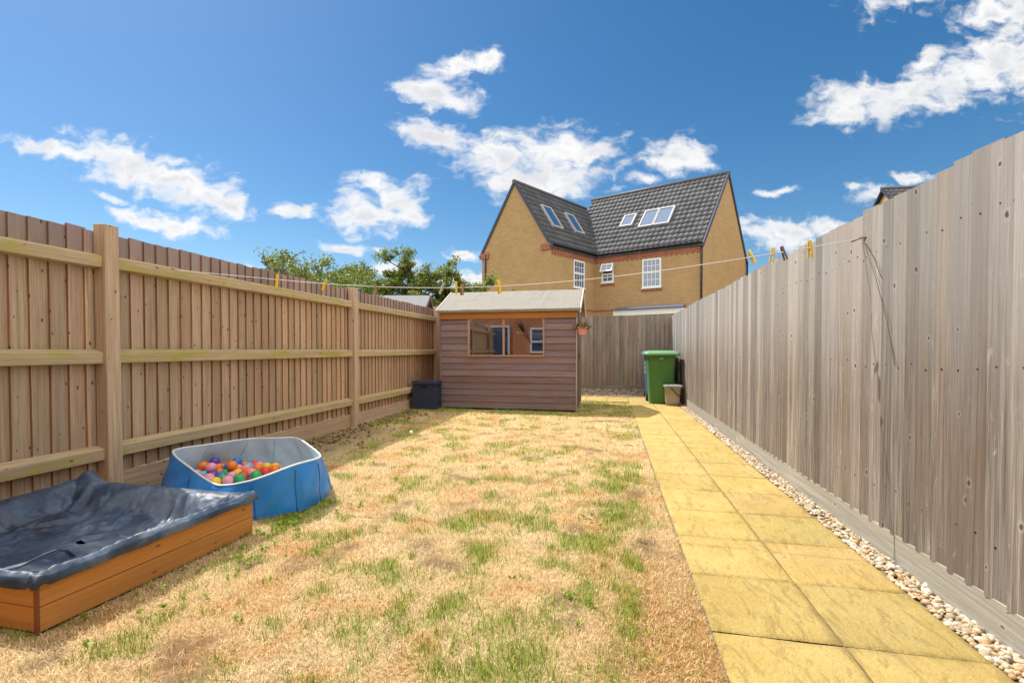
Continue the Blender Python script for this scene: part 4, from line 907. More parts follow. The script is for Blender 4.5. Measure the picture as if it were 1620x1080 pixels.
BALLS = [(-3.566,3.319,'o'),(-3.407,3.243,'o'),(-3.408,3.353,'o'),(-3.322,3.371,'y'),(-3.22,3.326,'g'),(-3.273,3.188,'o'),(-3.298,3.275,'p'),(-3.198,3.246,'y'),(-3.199,3.164,'p'),(-3.219,3.081,'c'),(-3.306,3.141,'p'),(-3.377,3.166,'o'),(-3.138,2.987,'c'),(-3.091,3.033,'p'),(-3.078,3.111,'v'),(-3.034,3.14,'g'),(-2.944,3.028,'g'),(-2.968,3.096,'b'),(-2.944,2.974,'y'),(-2.982,2.931,'b'),(-2.857,3.01,'p'),(-3.035,2.938,'p'),(-3.103,3.225,'b'),(-3.03,3.2,'o'),(-3.084,3.291,'p'),(-3.146,3.364,'b'),(-3.066,3.368,'r'),(-2.943,3.198,'y'),(-2.823,3.061,'g'),(-2.828,3.145,'r'),(-2.928,3.124,'p'),(-2.886,3.23,'o'),(-2.979,3.334,'c'),(-2.937,3.365,'p'),(-2.878,3.377,'y'),(-2.851,3.238,'p'),(-2.809,3.267,'o'),(-2.787,3.292,'r'),(-2.778,3.175,'g'),(-2.774,3.357,'y'),(-2.781,3.313,'o'),(-2.984,3.27,'p'),(-3.087,3.071,'r'),(-3.406,3.287,'v'),(-3.447,3.214,'o'),(-2.997,2.981,'p'),(-3.01,3.244,'o'),(-3.122,3.18,'o'),(-3.121,3.283,'b'),(-2.895,3.352,'p')]
def make_balls():
    R = .040; P = np.array([[x if x > -3.1 else -3.1+(x+3.1)*.3+.05*((i*7)%5-2)*(x < -3.3), y, 0.0] for i, (x, y, _) in enumerate(BALLS)]); n = len(P); P[:, 2] = RNG.uniform(.09, .15, n)
    for it in range(400):   # settle: push overlapping balls apart, keep them on the floor
        P[:, 2] -= .0006
        D = P[:, None]-P[None]; L_ = np.linalg.norm(D, axis=2)+np.eye(n)*9; ov = np.clip(2*R-L_, 0, None)
        P += .3*(D/L_[:, :, None]*ov[:, :, None]).sum(1)
        P[:, 2] = np.clip(P[:, 2], .045+R, .19)
        P[:, 0] = np.maximum(P[:, 0], -3.225); P[:, 1] = np.clip(P[:, 1], 2.75, 3.6)
    v, f = ICO; proto = {}
    for (x, y, k), p in zip(BALLS, P):
        if k not in proto:
            me = bpy.data.meshes.new('ball'); bm = bmesh.new(); bmesh.ops.create_uvsphere(bm, u_segments=24, v_segments=14, radius=R)
            for fc in bm.faces: fc.smooth = True
            bm.to_mesh(me); bm.free(); me.materials.append(mat('plastic_'+BALL[k][0].replace(' ', '_'), BALL[k][1], .35, var=.05, varscale=20))
            o = bpy.data.objects.new('ball', me); proto[k] = o
            tag(o, {'o': 'orange', 'y': 'yellow', 'p': 'pink', 'g': 'green', 'b': 'dark blue', 'c': 'pale blue', 'r': 'red', 'v': 'purple'}[k]+' plastic ball lying in the blue paddling pool', 'ball', 'plastic balls in the blue paddling pool')
        else: o = proto[k].copy()
        o.location = p; o.rotation_euler = (random.random()*3, random.random()*3, 0); COL.objects.link(o)
make_balls()

# ------------------------------------------------------------------ clothes line and pegs
LINE = [(-3.5,3.186,1.731),(-2.95,3.16,1.668),(-2.52,3.14,1.622),(-2.102,3.12,1.573),(-1.674,3.105,1.54),(-1.1,3.085,1.512),(-.739,3.07,1.507),(-.268,3.055,1.525),(.19,3.045,1.566),(.824,3.025,1.632),(1.118,3.01,1.672),(1.386,2.996,1.708)]
cl = thing('clothes_line', (1.386, 2.996, 1.708), 'thin pale clothes line strung across the garden between the two fences', 'clothes line')
def line_at(x):
    X = np.array([p[0] for p in LINE]); return np.interp(x, X, [p[1] for p in LINE]), np.interp(x, X, [p[2] for p in LINE])
# smooth the measured sag with a fitted curve
_c = np.polyfit([p[0] for p in LINE], [p[2] for p in LINE], 4)
def line_pt(x): return Vector((x, line_at(x)[0], float(np.polyval(_c, x))))
mb = MB(); mb.tube([line_pt(-3.5+4.886*k/60) for k in range(61)], .0023, 6); mb.build('cord', mat('white_cord', (.72, .73, .72), .6), cl)
hp = line_pt(1.386)
mb = MB(); mb.tube([hp+Vector((-.035, .03, -.008)), hp+Vector((-.012, .01, .0)), hp+Vector((-.004, -.01, .004)), hp+Vector((.012, -.03, .0)), hp+Vector((.03, -.03, 0))], .005, 8); mb.build('hook', mat('rusty_iron', (.20, .09, .05), .7), cl)
M_dcord = mat('dark_cord', (.11, .09, .08), .8)
mb = MB(); mb.tube([hp+Vector((-.01, -.02, .0)), (1.384, 2.94, 1.66), (1.386, 2.86, 1.57), (1.388, 2.79, 1.455)], .0018, 5); mb.build('cord_tail', M_dcord, cl)
mb = MB(); mb.tube([hp+Vector((-.01, -.02, .0)), (1.380, 2.945, 1.665), (1.386, 2.84, 1.46), (1.388, 2.735, 1.22), (1.388, 2.66, 1.0)], .0016, 5); mb.build('cord_tail', M_dcord, cl)
def make_peg(x, color, label, tilt=0, yaw=0, w=.013, h=.078, double=False, drop=.55):
    p = line_pt(x); r = thing('clothes_peg', tuple(p), label, 'clothes peg', 'pegs on the clothes line', 0)
    m = mat('peg_'+'_'.join(str(int(c*100)) for c in color), color, .5, var=.1, varscale=30); M = Matrix.Rotation(tilt, 4, 'Y') @ Matrix.Rotation(yaw, 4, 'Z')
    for s in (-1, 1):
        mb = MB(); a = s*.0015; b = s*.008
        mb.prism([M @ Vector((-w/2, a, h*(1-drop))), M @ Vector((w/2, a, h*(1-drop))), M @ Vector((w/2, a+s*.006, h*(1-drop))), M @ Vector((-w/2, a+s*.006, h*(1-drop)))],
                 [M @ Vector((-w/2*.8, b, -h*drop)), M @ Vector((w/2*.8, b, -h*drop)), M @ Vector((w/2*.8, b+s*.005, -h*drop)), M @ Vector((-w/2*.8, b+s*.005, -h*drop))])
        mb.v = [tuple(Vector(v)+p) for v in mb.v]; mb.build('prong', m, r, bevel=.0015)
    mb = MB(); mb.tube([p+M @ Vector((-w*.62, 0, -.004)), p+M @ Vector((w*.62, 0, -.004))], .0055, 8); mb.build('spring', mat('spring_steel', (.5, .5, .5), .35, metallic=.8), r)
YEL = (.80, .52, .015); PALEY = (.80, .66, .16); WOODP = (.30, .18, .10)
make_peg(-2.52, YEL, 'chunky yellow peg furthest along the line towards the brown fence', .10, .7, .020, .10, drop=.6)
make_peg(-2.095, YEL, 'slanting yellow peg in front of the brown fence rail, beside the chunky one', .38, .4, .017, .088, drop=.6)
make_peg(-1.674, WOODP, 'brown wooden peg in front of the fence near its middle post', .0, .3, .014, .08, drop=.75)
make_peg(-1.155, (.42, .43, .42), 'pale grey peg hanging at a slant left of the shed roof', .42, .5, .016, .085, drop=.55)
make_peg(-1.05, YEL, 'upright yellow peg touching a brown peg at the shed roof corner', -.05, .4, .016, .085, drop=.5)
make_peg(-1.008, WOODP, 'brown wooden peg touching a yellow peg at the shed roof corner', .0, .9, .019, .075, drop=.7)
make_peg(-.742, YEL, 'yellow peg alone above the middle of the grey shed roof', -.10, .8, .019, .09, drop=.55)
make_peg(.824, PALEY, 'faded pale yellow peg slanting beside the tan house gable', -.42, .6, .018, .088, drop=.5)
make_peg(.935, YEL, 'thin yellow peg hanging over the top edge of the silvery fence', .12, .9, .014, .088, drop=.6)
make_peg(.992, (.16, .10, .13), 'dark purple-brown peg among the yellow ones at the silvery fence', -.3, .5, .014, .085, drop=.6)
make_peg(1.13, YEL, 'bright yellow peg hanging closest to the rusty hook', -.06, .7, .018, .10, drop=.6)

# ------------------------------------------------------------------ small globe on a stick in the lawn
gl = thing('garden_light', (-2.315, 5.126, 0), 'small white globe on a thin stick standing in the lawn', 'garden light')
mb = MB(); mb.tube([(-2.315, 5.126, -.02), (-2.313, 5.124, .05), (-2.309, 5.122, .085)], .0035, 6); mb.build('stake', mat('dry_stalk', (.55, .40, .28), .7), gl)
mb = MB(); mb.lathe([(.0005, -.022), (.014, -.017), (.021, -.006), (.021, .006), (.014, .017), (.0005, .022)], (-2.308, 5.122, .104), 16); mb.build('globe', mat('frosted_white', (.75, .72, .66), .5), gl)

# ------------------------------------------------------------------ tan brick house beyond the back fence
HC = Vector((-.79, 23.78, 0)); D1 = Vector((.92, -.39, 0)).normalized(); D2 = Vector((.52, .86, 0)).normalized()
EZ = 5.78; AL = 1.2
def hp_(a, b, z): return HC+D1*a+D2*b+Vector((0, 0, z))
M_tan = brick('tan_brick', (.435, .275, .125), (.375, .228, .10), (.46, .345, .21), mortar_size=.008, weather=.10)
M_red = brick('red_brick', (.36, .075, .035), (.25, .05, .03), (.42, .30, .22), mortar_size=.010)
M_tile = mat('grey_roof_tile', (.082, .083, .092), .55, spec=.3, var=.2, varscale=3, tint=True)
M_verge = mat('dark_verge', (.035, .045, .08), .5, var=.1)
M_upvc = mat('white_frame', (.78, .79, .80), .4)
M_pane = glass_mat('painted_sky_glass', .16, (.045, .10, .20))  # blue diffuse colour paints in the sky's reflection; real gloss kept low
M_black = mat('black_gutter', (.012, .012, .015), .6, spec=.2)
ho = thing('house', tuple(hp_(0, 0, 0)), 'L-shaped tan brick house with grey tiled roof and skylights behind the back fence', 'house')
W1 = 4.29*AL; WL = -3.30*AL; SH = -2.934*AL; DEP = 5.0*AL; MAINR = (2.6*AL, 1.08+(8.2-1.08)*AL); AX = -1.65*AL; AR = 1.08+(7.63-1.08)*AL
def wallface(mb, a0, b0, a1, b1, z0, z1, peak=None, thick=.0):
    A = hp_(a0, b0, z0); B = hp_(a1, b1, z0); Lw = (B-A).length; pts = [A, B, hp_(a1, b1, z1)]; uv = [(0, z0), (Lw, z0), (Lw, z1)]
    if peak: t, zp = peak; q = A.lerp(B, t); pts.append(Vector((q.x, q.y, zp))); uv.append((Lw*t, zp))
    pts.append(hp_(a0, b0, z1)); uv.append((0, z1)); mb.quad(pts, uv)
mb = MB()
wallface(mb, 0, 0, W1, 0, 0, EZ); wallface(mb, W1, 0, W1, DEP, 0, EZ, (.52, MAINR[1]-.08)); wallface(mb, W1, DEP, WL, DEP, 0, EZ)
wallface(mb, WL, DEP, WL, SH, 0, EZ); wallface(mb, WL, SH, 0, SH, 0, EZ, (.5, AR-.08)); wallface(mb, 0, SH, 0, 0, 0, EZ)
mb.build('wall', M_tan, ho, fixnormals=False)
def tile_slope(e0, eu, es, width, length, pu=.25, ps=.33):
    """Interlocking profiled tiles: a rolled wave across, a step down at every course."""
    n = eu.cross(es).normalized()
    if n.z < 0: n = -n
    nc = int(round(length/ps)); st = length/nc; nt = int(round(width/pu)); m = nt*8; V = []; Fc = []; C = []
    wave = lambda f: .026*max(0, math.sin(PI*min(1, max(0, (f-.08)/.52))))**.8
    xs = np.array([k/8 % 1 for k in range(m+1)]); X = np.linspace(0, width, m+1); wv = np.array([wave(f) for f in xs]); b = 0
    for c in range(nc):
        s0 = c*st-.03; s1 = (c+1)*st
        tn = np.repeat(RNG.uniform(.75, 1.25, nt), 8); tn = np.append(tn, tn[-1])
        for s, hgt in ((s0, .008), (s0+.001, .042), (s1, .012)):
            k = 1 if hgt > .01 else 0
            for x, w, q in zip(X, wv, tn):
                p = e0+eu*x+es*s+n*(hgt+w*(1 if k else .0)); V.append(p[:]); C.append((q, q, q))
        for r in range(2):
            i = np.arange(m)+b+r*(m+1); Fc.append(np.stack([i, i+1, i+1+m+1, i+m+1], 1))
        b += 3*(m+1)
    return np.array(V), np.concatenate(Fc), np.array(C)
def slope_dir(a, b): return (b-a).normalized()
ov = .16
def add_roof(name, base0, base1, r0, parent, mirror=False):
    eu = (base1-base0); w = eu.length; eu = eu.normalized(); d = r0-base0; es = d.normalized(); L_ = d.length
    e0 = base0-es*ov; v, f, c = tile_slope(e0, eu, es, w, L_+ov); return bulk(name, v, f, c, M_tile, parent, smooth=False)
roof = MB()
# structural roof body under the tiles
z_ = -.03
def gable_body(mb, a0, a1, ridge_a, ridge_b, zr):
    pass
mr0, mr1 = hp_(AX, MAINR[0], MAINR[1]), hp_(W1+.10, MAINR[0], MAINR[1])
rb = MB()
rb.prism([hp_(AX, -.0, EZ-.02), mr0-Vector((0, 0, .04)), hp_(AX, DEP, EZ-.02)], [hp_(W1-.02, 0, EZ-.02), hp_(W1-.02, MAINR[0], MAINR[1]-.06), hp_(W1-.02, DEP, EZ-.02)])
rb.prism([hp_(WL, SH+.02, EZ-.02), hp_(AX, SH+.02, AR-.06), hp_(0, SH+.02, EZ-.02)], [hp_(WL, 2.0, EZ-.02), hp_(AX, 2.0, AR-.06), hp_(0, 2.0, EZ-.02)])
rfo = rb.build('roof', M_verge, ho)
add_roof('tiles', hp_(AX, 0, EZ), hp_(W1+.07, 0, EZ), hp_(AX, MAINR[0], MAINR[1]), rfo)
add_roof('tiles', hp_(W1+.07, DEP, EZ), hp_(AX, DEP, EZ), hp_(W1+.07, MAINR[0], MAINR[1]), rfo)
add_roof('tiles', hp_(0, SH-.07, EZ), hp_(0, 2.35, EZ), hp_(AX, SH-.07, AR), rfo)
add_roof('tiles', hp_(WL, 2.35, EZ), hp_(WL, SH-.07, EZ), hp_(AX, 2.35, AR), rfo)
mb = MB(); mb.tube([hp_(AX-.1, MAINR[0], MAINR[1]+.03), hp_(W1+.09, MAINR[0], MAINR[1]+.03)], .10, 10); mb.tube([hp_(AX, SH-.09, AR+.03), hp_(AX, 2.35, AR+.03)], .10, 10); mb.build('ridge_tiles', M_tile, rfo)
def verge(pa, pb, out):
    mb = MB(); o = out*.06; d = Vector((0, 0, 1)); mb.prism([pa+d*.10, pa+o+d*.10, pa+o-d*.12, pa-d*.12], [pb+d*.10, pb+o+d*.10, pb+o-d*.12, pb-d*.12]); mb.build('verge', M_verge, rfo)
n1 = D2*-1; n2 = D1
sl_ = lambda b, r: (b-r).normalized()*ov
for (a, b, r) in ((W1, 0, MAINR), (W1, DEP, MAINR)):
    p = hp_(a, b, EZ); q = hp_(a, MAINR[0], MAINR[1]+.03); verge(p+(p-q).normalized()*ov, q, n2)
for a in (0, WL):
    p = hp_(a, SH, EZ); q = hp_(AX, SH, AR+.03); verge(p+(p-q).normalized()*ov, q, n1)
# corbelled red brick cornice with dentils, gutter, downpipes
def cornice(a0, b0, a1, b1, out):
    A = hp_(a0, b0, 0); B = hp_(a1, b1, 0); d = (B-A); Lw = d.length; d.normalize(); mb = MB(); o1 = out*.03; o2 = out*.055
    def slab(z0, z1, o, s0=0, s1=None):
        s1 = Lw if s1 is None else s1
        p = [A+d*s0, A+d*s0+o]; q = [A+d*s1, A+d*s1+o]; uvz = Vector((0, 0, 1))
        mb.prism([p[0]+uvz*z0, p[1]+uvz*z0, p[1]+uvz*z1, p[0]+uvz*z1], [q[0]+uvz*z0, q[1]+uvz*z0, q[1]+uvz*z1, q[0]+uvz*z1], off=(0, 0))
    slab(EZ-.34, EZ-.14, o1); slab(EZ-.20, EZ+.0, o2)
    k = 0
    while k*.23 < Lw-.1: slab(EZ-.42, EZ-.34, o1, k*.23, k*.23+.11); k += 1
    mb.build('cornice', M_red, ho)
    g = MB(); go = out*.14; g.tube([A+go+Vector((0, 0, EZ+.0)), B+go+Vector((0, 0, EZ+.0))], .06, 8); g.build('gutter', M_black, ho)
nA = Vector((D1.y, -D1.x, 0)); nA = nA if nA.dot(D2) < 0 else -nA       # outward of the main wall
nB = Vector((D2.y, -D2.x, 0)); nB = nB if nB.dot(D1) > 0 else -nB       # outward of the short wall
cornice(.05, 0, W1, 0, nA); cornice(0, SH, 0, -.05, nB)
mb = MB(); A = hp_(W1-.04, 0, 0)+nA*.07; mb.tube([A+Vector((0, 0, EZ-.05)), A], .045, 8); mb.build('downpipe', M_black, ho)
mb = MB(); A = hp_(WL+.25, SH, 0)+nA*.07; mb.tube([A+Vector((0, 0, EZ-.05)), A], .045, 8); mb.build('downpipe', M_black, ho)
mb = MB(); A = hp_(W1, DEP-.05, 0)+nB*.07; mb.tube([A+Vector((0, 0, EZ-.05)), A], .045, 8); mb.build('downpipe', M_black, ho)
for A in (hp_(WL+.2, SH, EZ-.25)+nA*.02, hp_(-.28, SH, EZ-.2)+nA*.02):
    mb = MB(); d = D1*.24; o = nA*.05; u = Vector((0, 0, .28)); mb.prism([A-d, A-d+o, A-d+o+u, A-d+u], [A+d, A+d+o, A+d+o+u, A+d+u], off=(0, 0)); mb.build('corbel', M_red, ho)
def window(A, d, out, w, z0, z1, cols, rows, split, open_top=False, lit=None):
    U = Vector((0, 0, 1)); mb = MB(); fr = .075; o = out*.03
    def bar(x0, x1, za, zb, oo=.03, M=mb):
        p = A+d*x0; q = A+d*x1; oo = out*oo
        M.prism([p+U*za, p+oo+U*za, p+oo+U*zb, p+U*zb], [q+U*za, q+oo+U*za, q+oo+U*zb, q+U*zb])
    bar(0, fr, z0, z1); bar(w-fr, w, z0, z1); bar(fr, w-fr, z1-fr, z1, .029); bar(fr, w-fr, z0, z0+fr, .029); bar(-.03, w+.03, z0-.05, z0, .09)
    zs = z0+(z1-z0)*split; bar(fr, w-fr, zs-fr*.6, zs+fr*.6, .031)
    for (za, zb) in ((z0+fr, zs-fr*.6), (zs+fr*.6, z1-fr)):
        if open_top and za > zs: continue
        for c in range(1, cols): x = fr+(w-2*fr)*c/cols; bar(x-.012, x+.012, za, zb, .022)
        for r in range(1, rows): z = za+(zb-za)*r/rows; bar(fr, w-fr, z-.012, z+.012, .021)
    wo = mb.build('window', M_upvc, ho)
    def pane(za, zb, tilt=0):
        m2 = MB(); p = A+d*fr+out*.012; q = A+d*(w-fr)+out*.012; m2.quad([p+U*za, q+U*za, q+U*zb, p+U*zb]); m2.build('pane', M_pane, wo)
    pane(z0+fr, zs-fr*.6)
    if not open_top: pane(zs+fr*.6, z1-fr)
    else:
        m2 = MB(); hh = z1-fr-zs; an = .5; dn = (-U*math.cos(an)+out*math.sin(an)); T = A+U*(z1-fr*.4)+out*.035; m3 = MB()
        nn = (out*math.cos(an)+U*math.sin(an))*.03
        def sb(x0, x1, s0, s1, M):
            p = T+d*x0; q = T+d*x1; M.prism([p+dn*s0, p+dn*s0+nn, p+dn*s1+nn, p+dn*s1], [q+dn*s0, q+dn*s0+nn, q+dn*s1+nn, q+dn*s1])
        sb(0, .07, 0, hh, m2); sb(w-.07, w, 0, hh, m2); sb(.07, w-.07, 0, .07, m2); sb(.07, w-.07, hh-.07, hh, m2); sb(w/2-.012, w/2+.012, .07, hh-.07, m2); sb(.07, w-.07, hh/2-.012, hh/2+.012, m2)
        m2.build('sash', M_upvc, wo)
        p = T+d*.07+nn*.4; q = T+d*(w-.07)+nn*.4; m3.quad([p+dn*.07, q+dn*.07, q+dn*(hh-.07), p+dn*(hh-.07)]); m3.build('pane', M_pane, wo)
        m4 = MB(); p = A+d*fr+out*.004; q = A+d*(w-fr)+out*.004; m4.quad([p+U*(zs+.04), q+U*(zs+.04), q+U*(z1-fr), p+U*(z1-fr)]); m4.build('opening', mat('dark_room', (.01, .01, .012), .9), wo)
    ms = MB(); p = A-d*.04; q = A+d*(w+.04); ms.prism([p+U*(z0-.16), p+out*.035+U*(z0-.16), p+out*.035+U*(z0-.052), p+U*(z0-.052)], [q+U*(z0-.16), q+out*.035+U*(z0-.16), q+out*.035+U*(z0-.052), q+U*(z0-.052)], off=(0, 0)); ms.build('sill', M_red, wo)
zz = lambda z: 1.08+(z-1.08)*AL
e_ = .004
window(hp_(2.03*AL, 0, 0)+nA*e_, D1, nA, .745*AL, zz(3.50), zz(4.62), 4, 2, .53)
window(hp_(.314*AL, 0, 0)+nA*e_, D1, nA, .527*AL, zz(3.84), zz(4.62), 2, 1, .44, True)
window(hp_(0, -1.53*AL, 0)+nB*e_, D2, nB, .745*AL, zz(3.54), zz(4.64), 4, 2, .53)
# string course, vent, bay roof with white fascia
mb = MB()
def strip(M, A, d, out, s0, s1, z0, z1, o):
    U = Vector((0, 0, 1)); p = A+d*s0; q = A+d*s1; M.prism([p+U*z0, p+out*o+U*z0, p+out*o+U*z1, p+U*z1], [q+U*z0, q+out*o+U*z0, q+out*o+U*z1, q+U*z1], off=(0, 0))
strip(mb, hp_(0, 0, 0), D1, nA, .02, 1.05, 2.98, 3.06, .02); strip(mb, hp_(0, SH, 0), D2, nB, 0, -SH-.03, 2.98, 3.06, .02); mb.build('string_course', M_red, ho)
mb = MB(); strip(mb, hp_(0, 0, 0), D1, nA, 1.02, 1.14, 5.12, 5.22, .03); strip(mb, hp_(0, 0, 0), D1, nA, .70, .80, 3.30, 3.40, .03); mb.build('vent', mat('grey_vent', (.28, .26, .24), .6), ho)
mb = MB(); A = hp_(0, 0, 0); U = Vector((0, 0, 1)); p = A+D1*1.35; q = A+D1*4.40; o = nA*.75
mb.prism([p+U*3.14, p+o-D1*.1+U*2.98, p+o-D1*.1+U*2.94, p+U*2.94], [q+U*3.14, q+o+D1*.1+U*2.98, q+o+D1*.1+U*2.94, q+U*2.94]); bay = mb.build('bay_roof', mat('lead_grey', (.10, .12, .19), .5, var=.1), ho)
mb = MB(); strip(mb, hp_(0, 0, 0)+nA*.02, D1, nA, 1.25, 4.45, 2.68, 2.935, .62); mb.build('bay_fascia', MATS['white_frame'], ho)
mb = MB(); strip(mb, hp_(0, 0, 0)+nA*.01, D1, nA, 1.30, 4.40, .0, 2.675, .55); mb.build('bay_wall', M_tan, ho)
# skylights
def skylight(base, eu, es, u0, u1, s0, s1):
    n = eu.cross(es).normalized(); n = n if n.z > 0 else -n; P = lambda u, s, h: base+eu*u+es*s+n*h
    def rect(M, a, b, c, d, h0, h1): M.prism([P(a, c, h0), P(b, c, h0), P(b, d, h0), P(a, d, h0)], [P(a, c, h1), P(b, c, h1), P(b, d, h1), P(a, d, h1)])
    mb = MB(); t = .07
    rect(mb, u0-t, u0, s0-t, s1+t, .0, .14); rect(mb, u1, u1+t, s0-t, s1+t, .0, .14); rect(mb, u0, u1, s0-t, s0, .0, .139); rect(mb, u0, u1, s1, s1+t, .0, .139)
    o = mb.build('skylight', mat('skylight_frame', (.42, .42, .43), .5), rfo)
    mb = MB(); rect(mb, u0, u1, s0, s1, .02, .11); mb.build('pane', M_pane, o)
es1 = (D2*MAINR[0]+Vector((0, 0, MAINR[1]-EZ))); es1 = (es1-D1*es1.dot(D1)).normalized(); b0 = hp_(0, 0, EZ)
k = (D2*MAINR[0]).dot(D1)/(MAINR[0])     # skewed plan: slide along the eave as the slope rises
def sky_main(u0, u1, s0, s1):
    q = (D2*MAINR[0]+Vector((0, 0, MAINR[1]-EZ))).normalized(); skylight(b0, D1, q, u0, u1, s0, s1)
sky_main(.72, 1.24, 2.0, 2.76); sky_main(1.78, 2.40, 1.72, 2.86); sky_main(2.50, 3.14, 1.72, 2.86)
es2 = (-D1*(-AX)+Vector((0, 0, AR-EZ))); q2 = es2.normalized(); es2 = (es2-D2*es2.dot(D2)).normalized()
def sky_wing(u0, u1, s0, s1): skylight(b0, D2, q2, u0, u1, s0, s1)
sky_wing(-2.50, -1.86, 1.28, 2.48); sky_wing(-.60, .04, 1.40, 2.52)

# ------------------------------------------------------------------ far neighbour's roof over the right fence
fh = thing('house', (12.6, 25.6, 0), 'distant house whose tiled gable top just shows above the silvery fence', 'house')
U = Vector((0, 0, 1)); ap = Vector((13.0, 26.0, 0)); rd = Vector((1, .10, 0)).normalized(); fd = Vector((.10, -.99, 0)).normalized(); ez = 5.6; rz = 8.78; hw = 3.0; LL = 7.0
c0, c1, c2, c3 = ap+fd*hw, ap-fd*hw, ap-fd*hw+rd*LL, ap+fd*hw+rd*LL
mb = MB(); mb.quad([c1, c0, c0+U*ez, ap+U*(rz-.12), c1+U*ez]); mb.quad([c0, c3, c3+U*ez, c0+U*ez]); mb.quad([c2, c1, c1+U*ez, c2+U*ez]); mb.quad([c3, c2, c2+U*ez, ap+rd*LL+U*(rz-.12), c3+U*ez]); mb.build('wall', M_tan, fh)
mb = MB(); 
for c in (c0, c1):
    e2 = c+U*ez; f_ = -rd*.15
    mb.prism([e2+f_, ap+U*rz+f_, ap+U*(rz+.10)+f_, e2+U*.10+f_], [e2+rd*LL, ap+U*rz+rd*LL, ap+U*(rz+.10)+rd*LL, e2+U*.10+rd*LL])
mb.build('roof', M_verge, fh)
v, f, c = tile_slope(c0+U*(ez+.10)-rd*.1, rd, (ap+U*rz-c0-U*ez).normalized(), LL, (ap+U*rz-c0-U*ez).length); bulk('tiles', v, f, c, M_tile, fh)
mb = MB(); mb.tube([ap+U*(rz+.12)-rd*.15, ap+U*(rz+.12)+rd*LL], .10, 8); mb.build('ridge_tiles', M_tile, fh)

# ------------------------------------------------------------------ neighbour's shed over the left fence
ns = thing('neighbour_shed', (-5.5, 12.3, 0), 'small shed with grey felt roof peeking over the brown fence before the bushes', 'shed')
A0, A1 = Vector((-7.0, 11.35, 0)), Vector((-5.0, 11.78, 0)); dd = (A1-A0).normalized(); pp = Vector((-dd.y, dd.x, 0))
U = Vector((0, 0, 1)); Wd = 1.5; e0, r0 = 2.18, 2.60
mb = MB(); ring = lambda o: [o, o+pp*Wd, o+pp*Wd+U*e0, o+pp*Wd/2+U*(r0-.03), o+U*e0]
mb.prism(ring(A0), ring(A1), off=(0, 0)); mb.build('wall', M_shed, ns)
mb = MB(); oo = dd*.10
for s0 in (0, 1):
    e = pp*Wd*s0; dn = (e+U*e0-(pp*Wd/2+U*r0)).normalized()*.12
    mb.prism([A0-oo+e+U*e0+dn, A0-oo+pp*Wd/2+U*r0, A0-oo+pp*Wd/2+U*(r0+.03), A0-oo+e+U*(e0+.03)+dn], [A1+oo+e+U*e0+dn, A1+oo+pp*Wd/2+U*r0, A1+oo+pp*Wd/2+U*(r0+.03), A1+oo+e+U*(e0+.03)+dn])
rn = mb.build('roof', mat('blue_grey_felt', (.20, .21, .22), .95, var=.12, varscale=20, bump=.4, bumpscale=150), ns)
mb = MB()
for s0 in (0, 1):
    e = pp*Wd*s0; dn = (e+U*e0-(pp*Wd/2+U*r0)).normalized()*.12; q = A1+oo*1.0
    mb.prism([q+e+U*(e0+.04)+dn, q+pp*Wd/2+U*(r0+.045), q+pp*Wd/2+U*(r0-.08), q+e+U*(e0-.08)+dn], [q+dd*.02+e+U*(e0+.04)+dn, q+dd*.02+pp*Wd/2+U*(r0+.045), q+dd*.02+pp*Wd/2+U*(r0-.08), q+dd*.02+e+U*(e0-.08)+dn])
mb.build('barge_board', M_shed, ns)

# ------------------------------------------------------------------ trees and bushes beyond the left fence
M_bark = mat('bark', (.13, .09, .06), .9, var=.3, varscale=20)
LEAFS = [(.18, .25, .04), (.23, .30, .05), (.12, .18, .03), (.28, .31, .07), (.20, .20, .06)]
def tree(name, base, height, spread, label, nlimb=9, leaves=5000, size=.07, seed=1, cols=LEAFS, sparse=False, cat='tree', group=None, lo=.3):
    r = random.Random(seed); t = thing(name, base, label, cat, group); b = Vector(base); tb = MB(); tips = []; 
    top = b+Vector((r.uniform(-.2, .2), r.uniform(-.2, .2), height*.82)); pts = [b, b.lerp(top, .35)+Vector((r.uniform(-.1, .1), r.uniform(-.1, .1), 0)), b.lerp(top, .7)+Vector((r.uniform(-.15, .15), r.uniform(-.15, .15), 0)), top]
    if sparse: top = b+Vector((0, 0, height*.72)); pts = [b, b.lerp(top, .5), top]
    tb.tube(pts, [.09, .07, .045, .015] if not sparse else [.04, .03, .008], 8); rad = []
    for k in range(nlimb):
        f = lo+(1-lo)*(k+.5)/nlimb; p = b.lerp(top, f); a = k*2.4+r.uniform(-.5, .5); L_ = spread*(1.05-.55*abs(f-.55))*r.uniform(.65, 1.15)
        d = Vector((math.cos(a), math.sin(a), r.uniform(.25, .9) if not sparse else r.uniform(.9, 1.8))); q1 = p+d*L_*.5; q2 = q1+Vector((d.x, d.y, d.z*.6+r.uniform(-.1, .35)))*L_*.5
        tb.tube([p, q1, q2], [.035, .022, .006] if not sparse else [.010, .007, .0025], 6)
        for s in range(5 if not sparse else 4):
            u = r.uniform(.35, 1.05); c = (p.lerp(q1, u*2) if u < .5 else q1.lerp(q2, (u-.5)*2)); e = Vector((r.gauss(0, 1), r.gauss(0, 1), r.gauss(.5, .7))).normalized()*L_*r.uniform(.15, .42); c2 = c+e
            tb.tube([c, c2], [.010, .003], 4); tips.append(c2[:]); rad.append(L_*r.uniform(.10, .30) if not sparse else L_*r.uniform(.05, .14))
            tips.append(c.lerp(c2, .5)[:]); rad.append(L_*r.uniform(.10, .22) if not sparse else L_*.07)
        tips.append(q2[:]); rad.append(L_*.22 if not sparse else L_*.08)
    tips.append(top[:]); rad.append(spread*.2)
    tb.build('trunk', M_bark, t); leaf_cloud('crown', tips, rad, leaves, size, cols, M_leaf, t, .85); return t
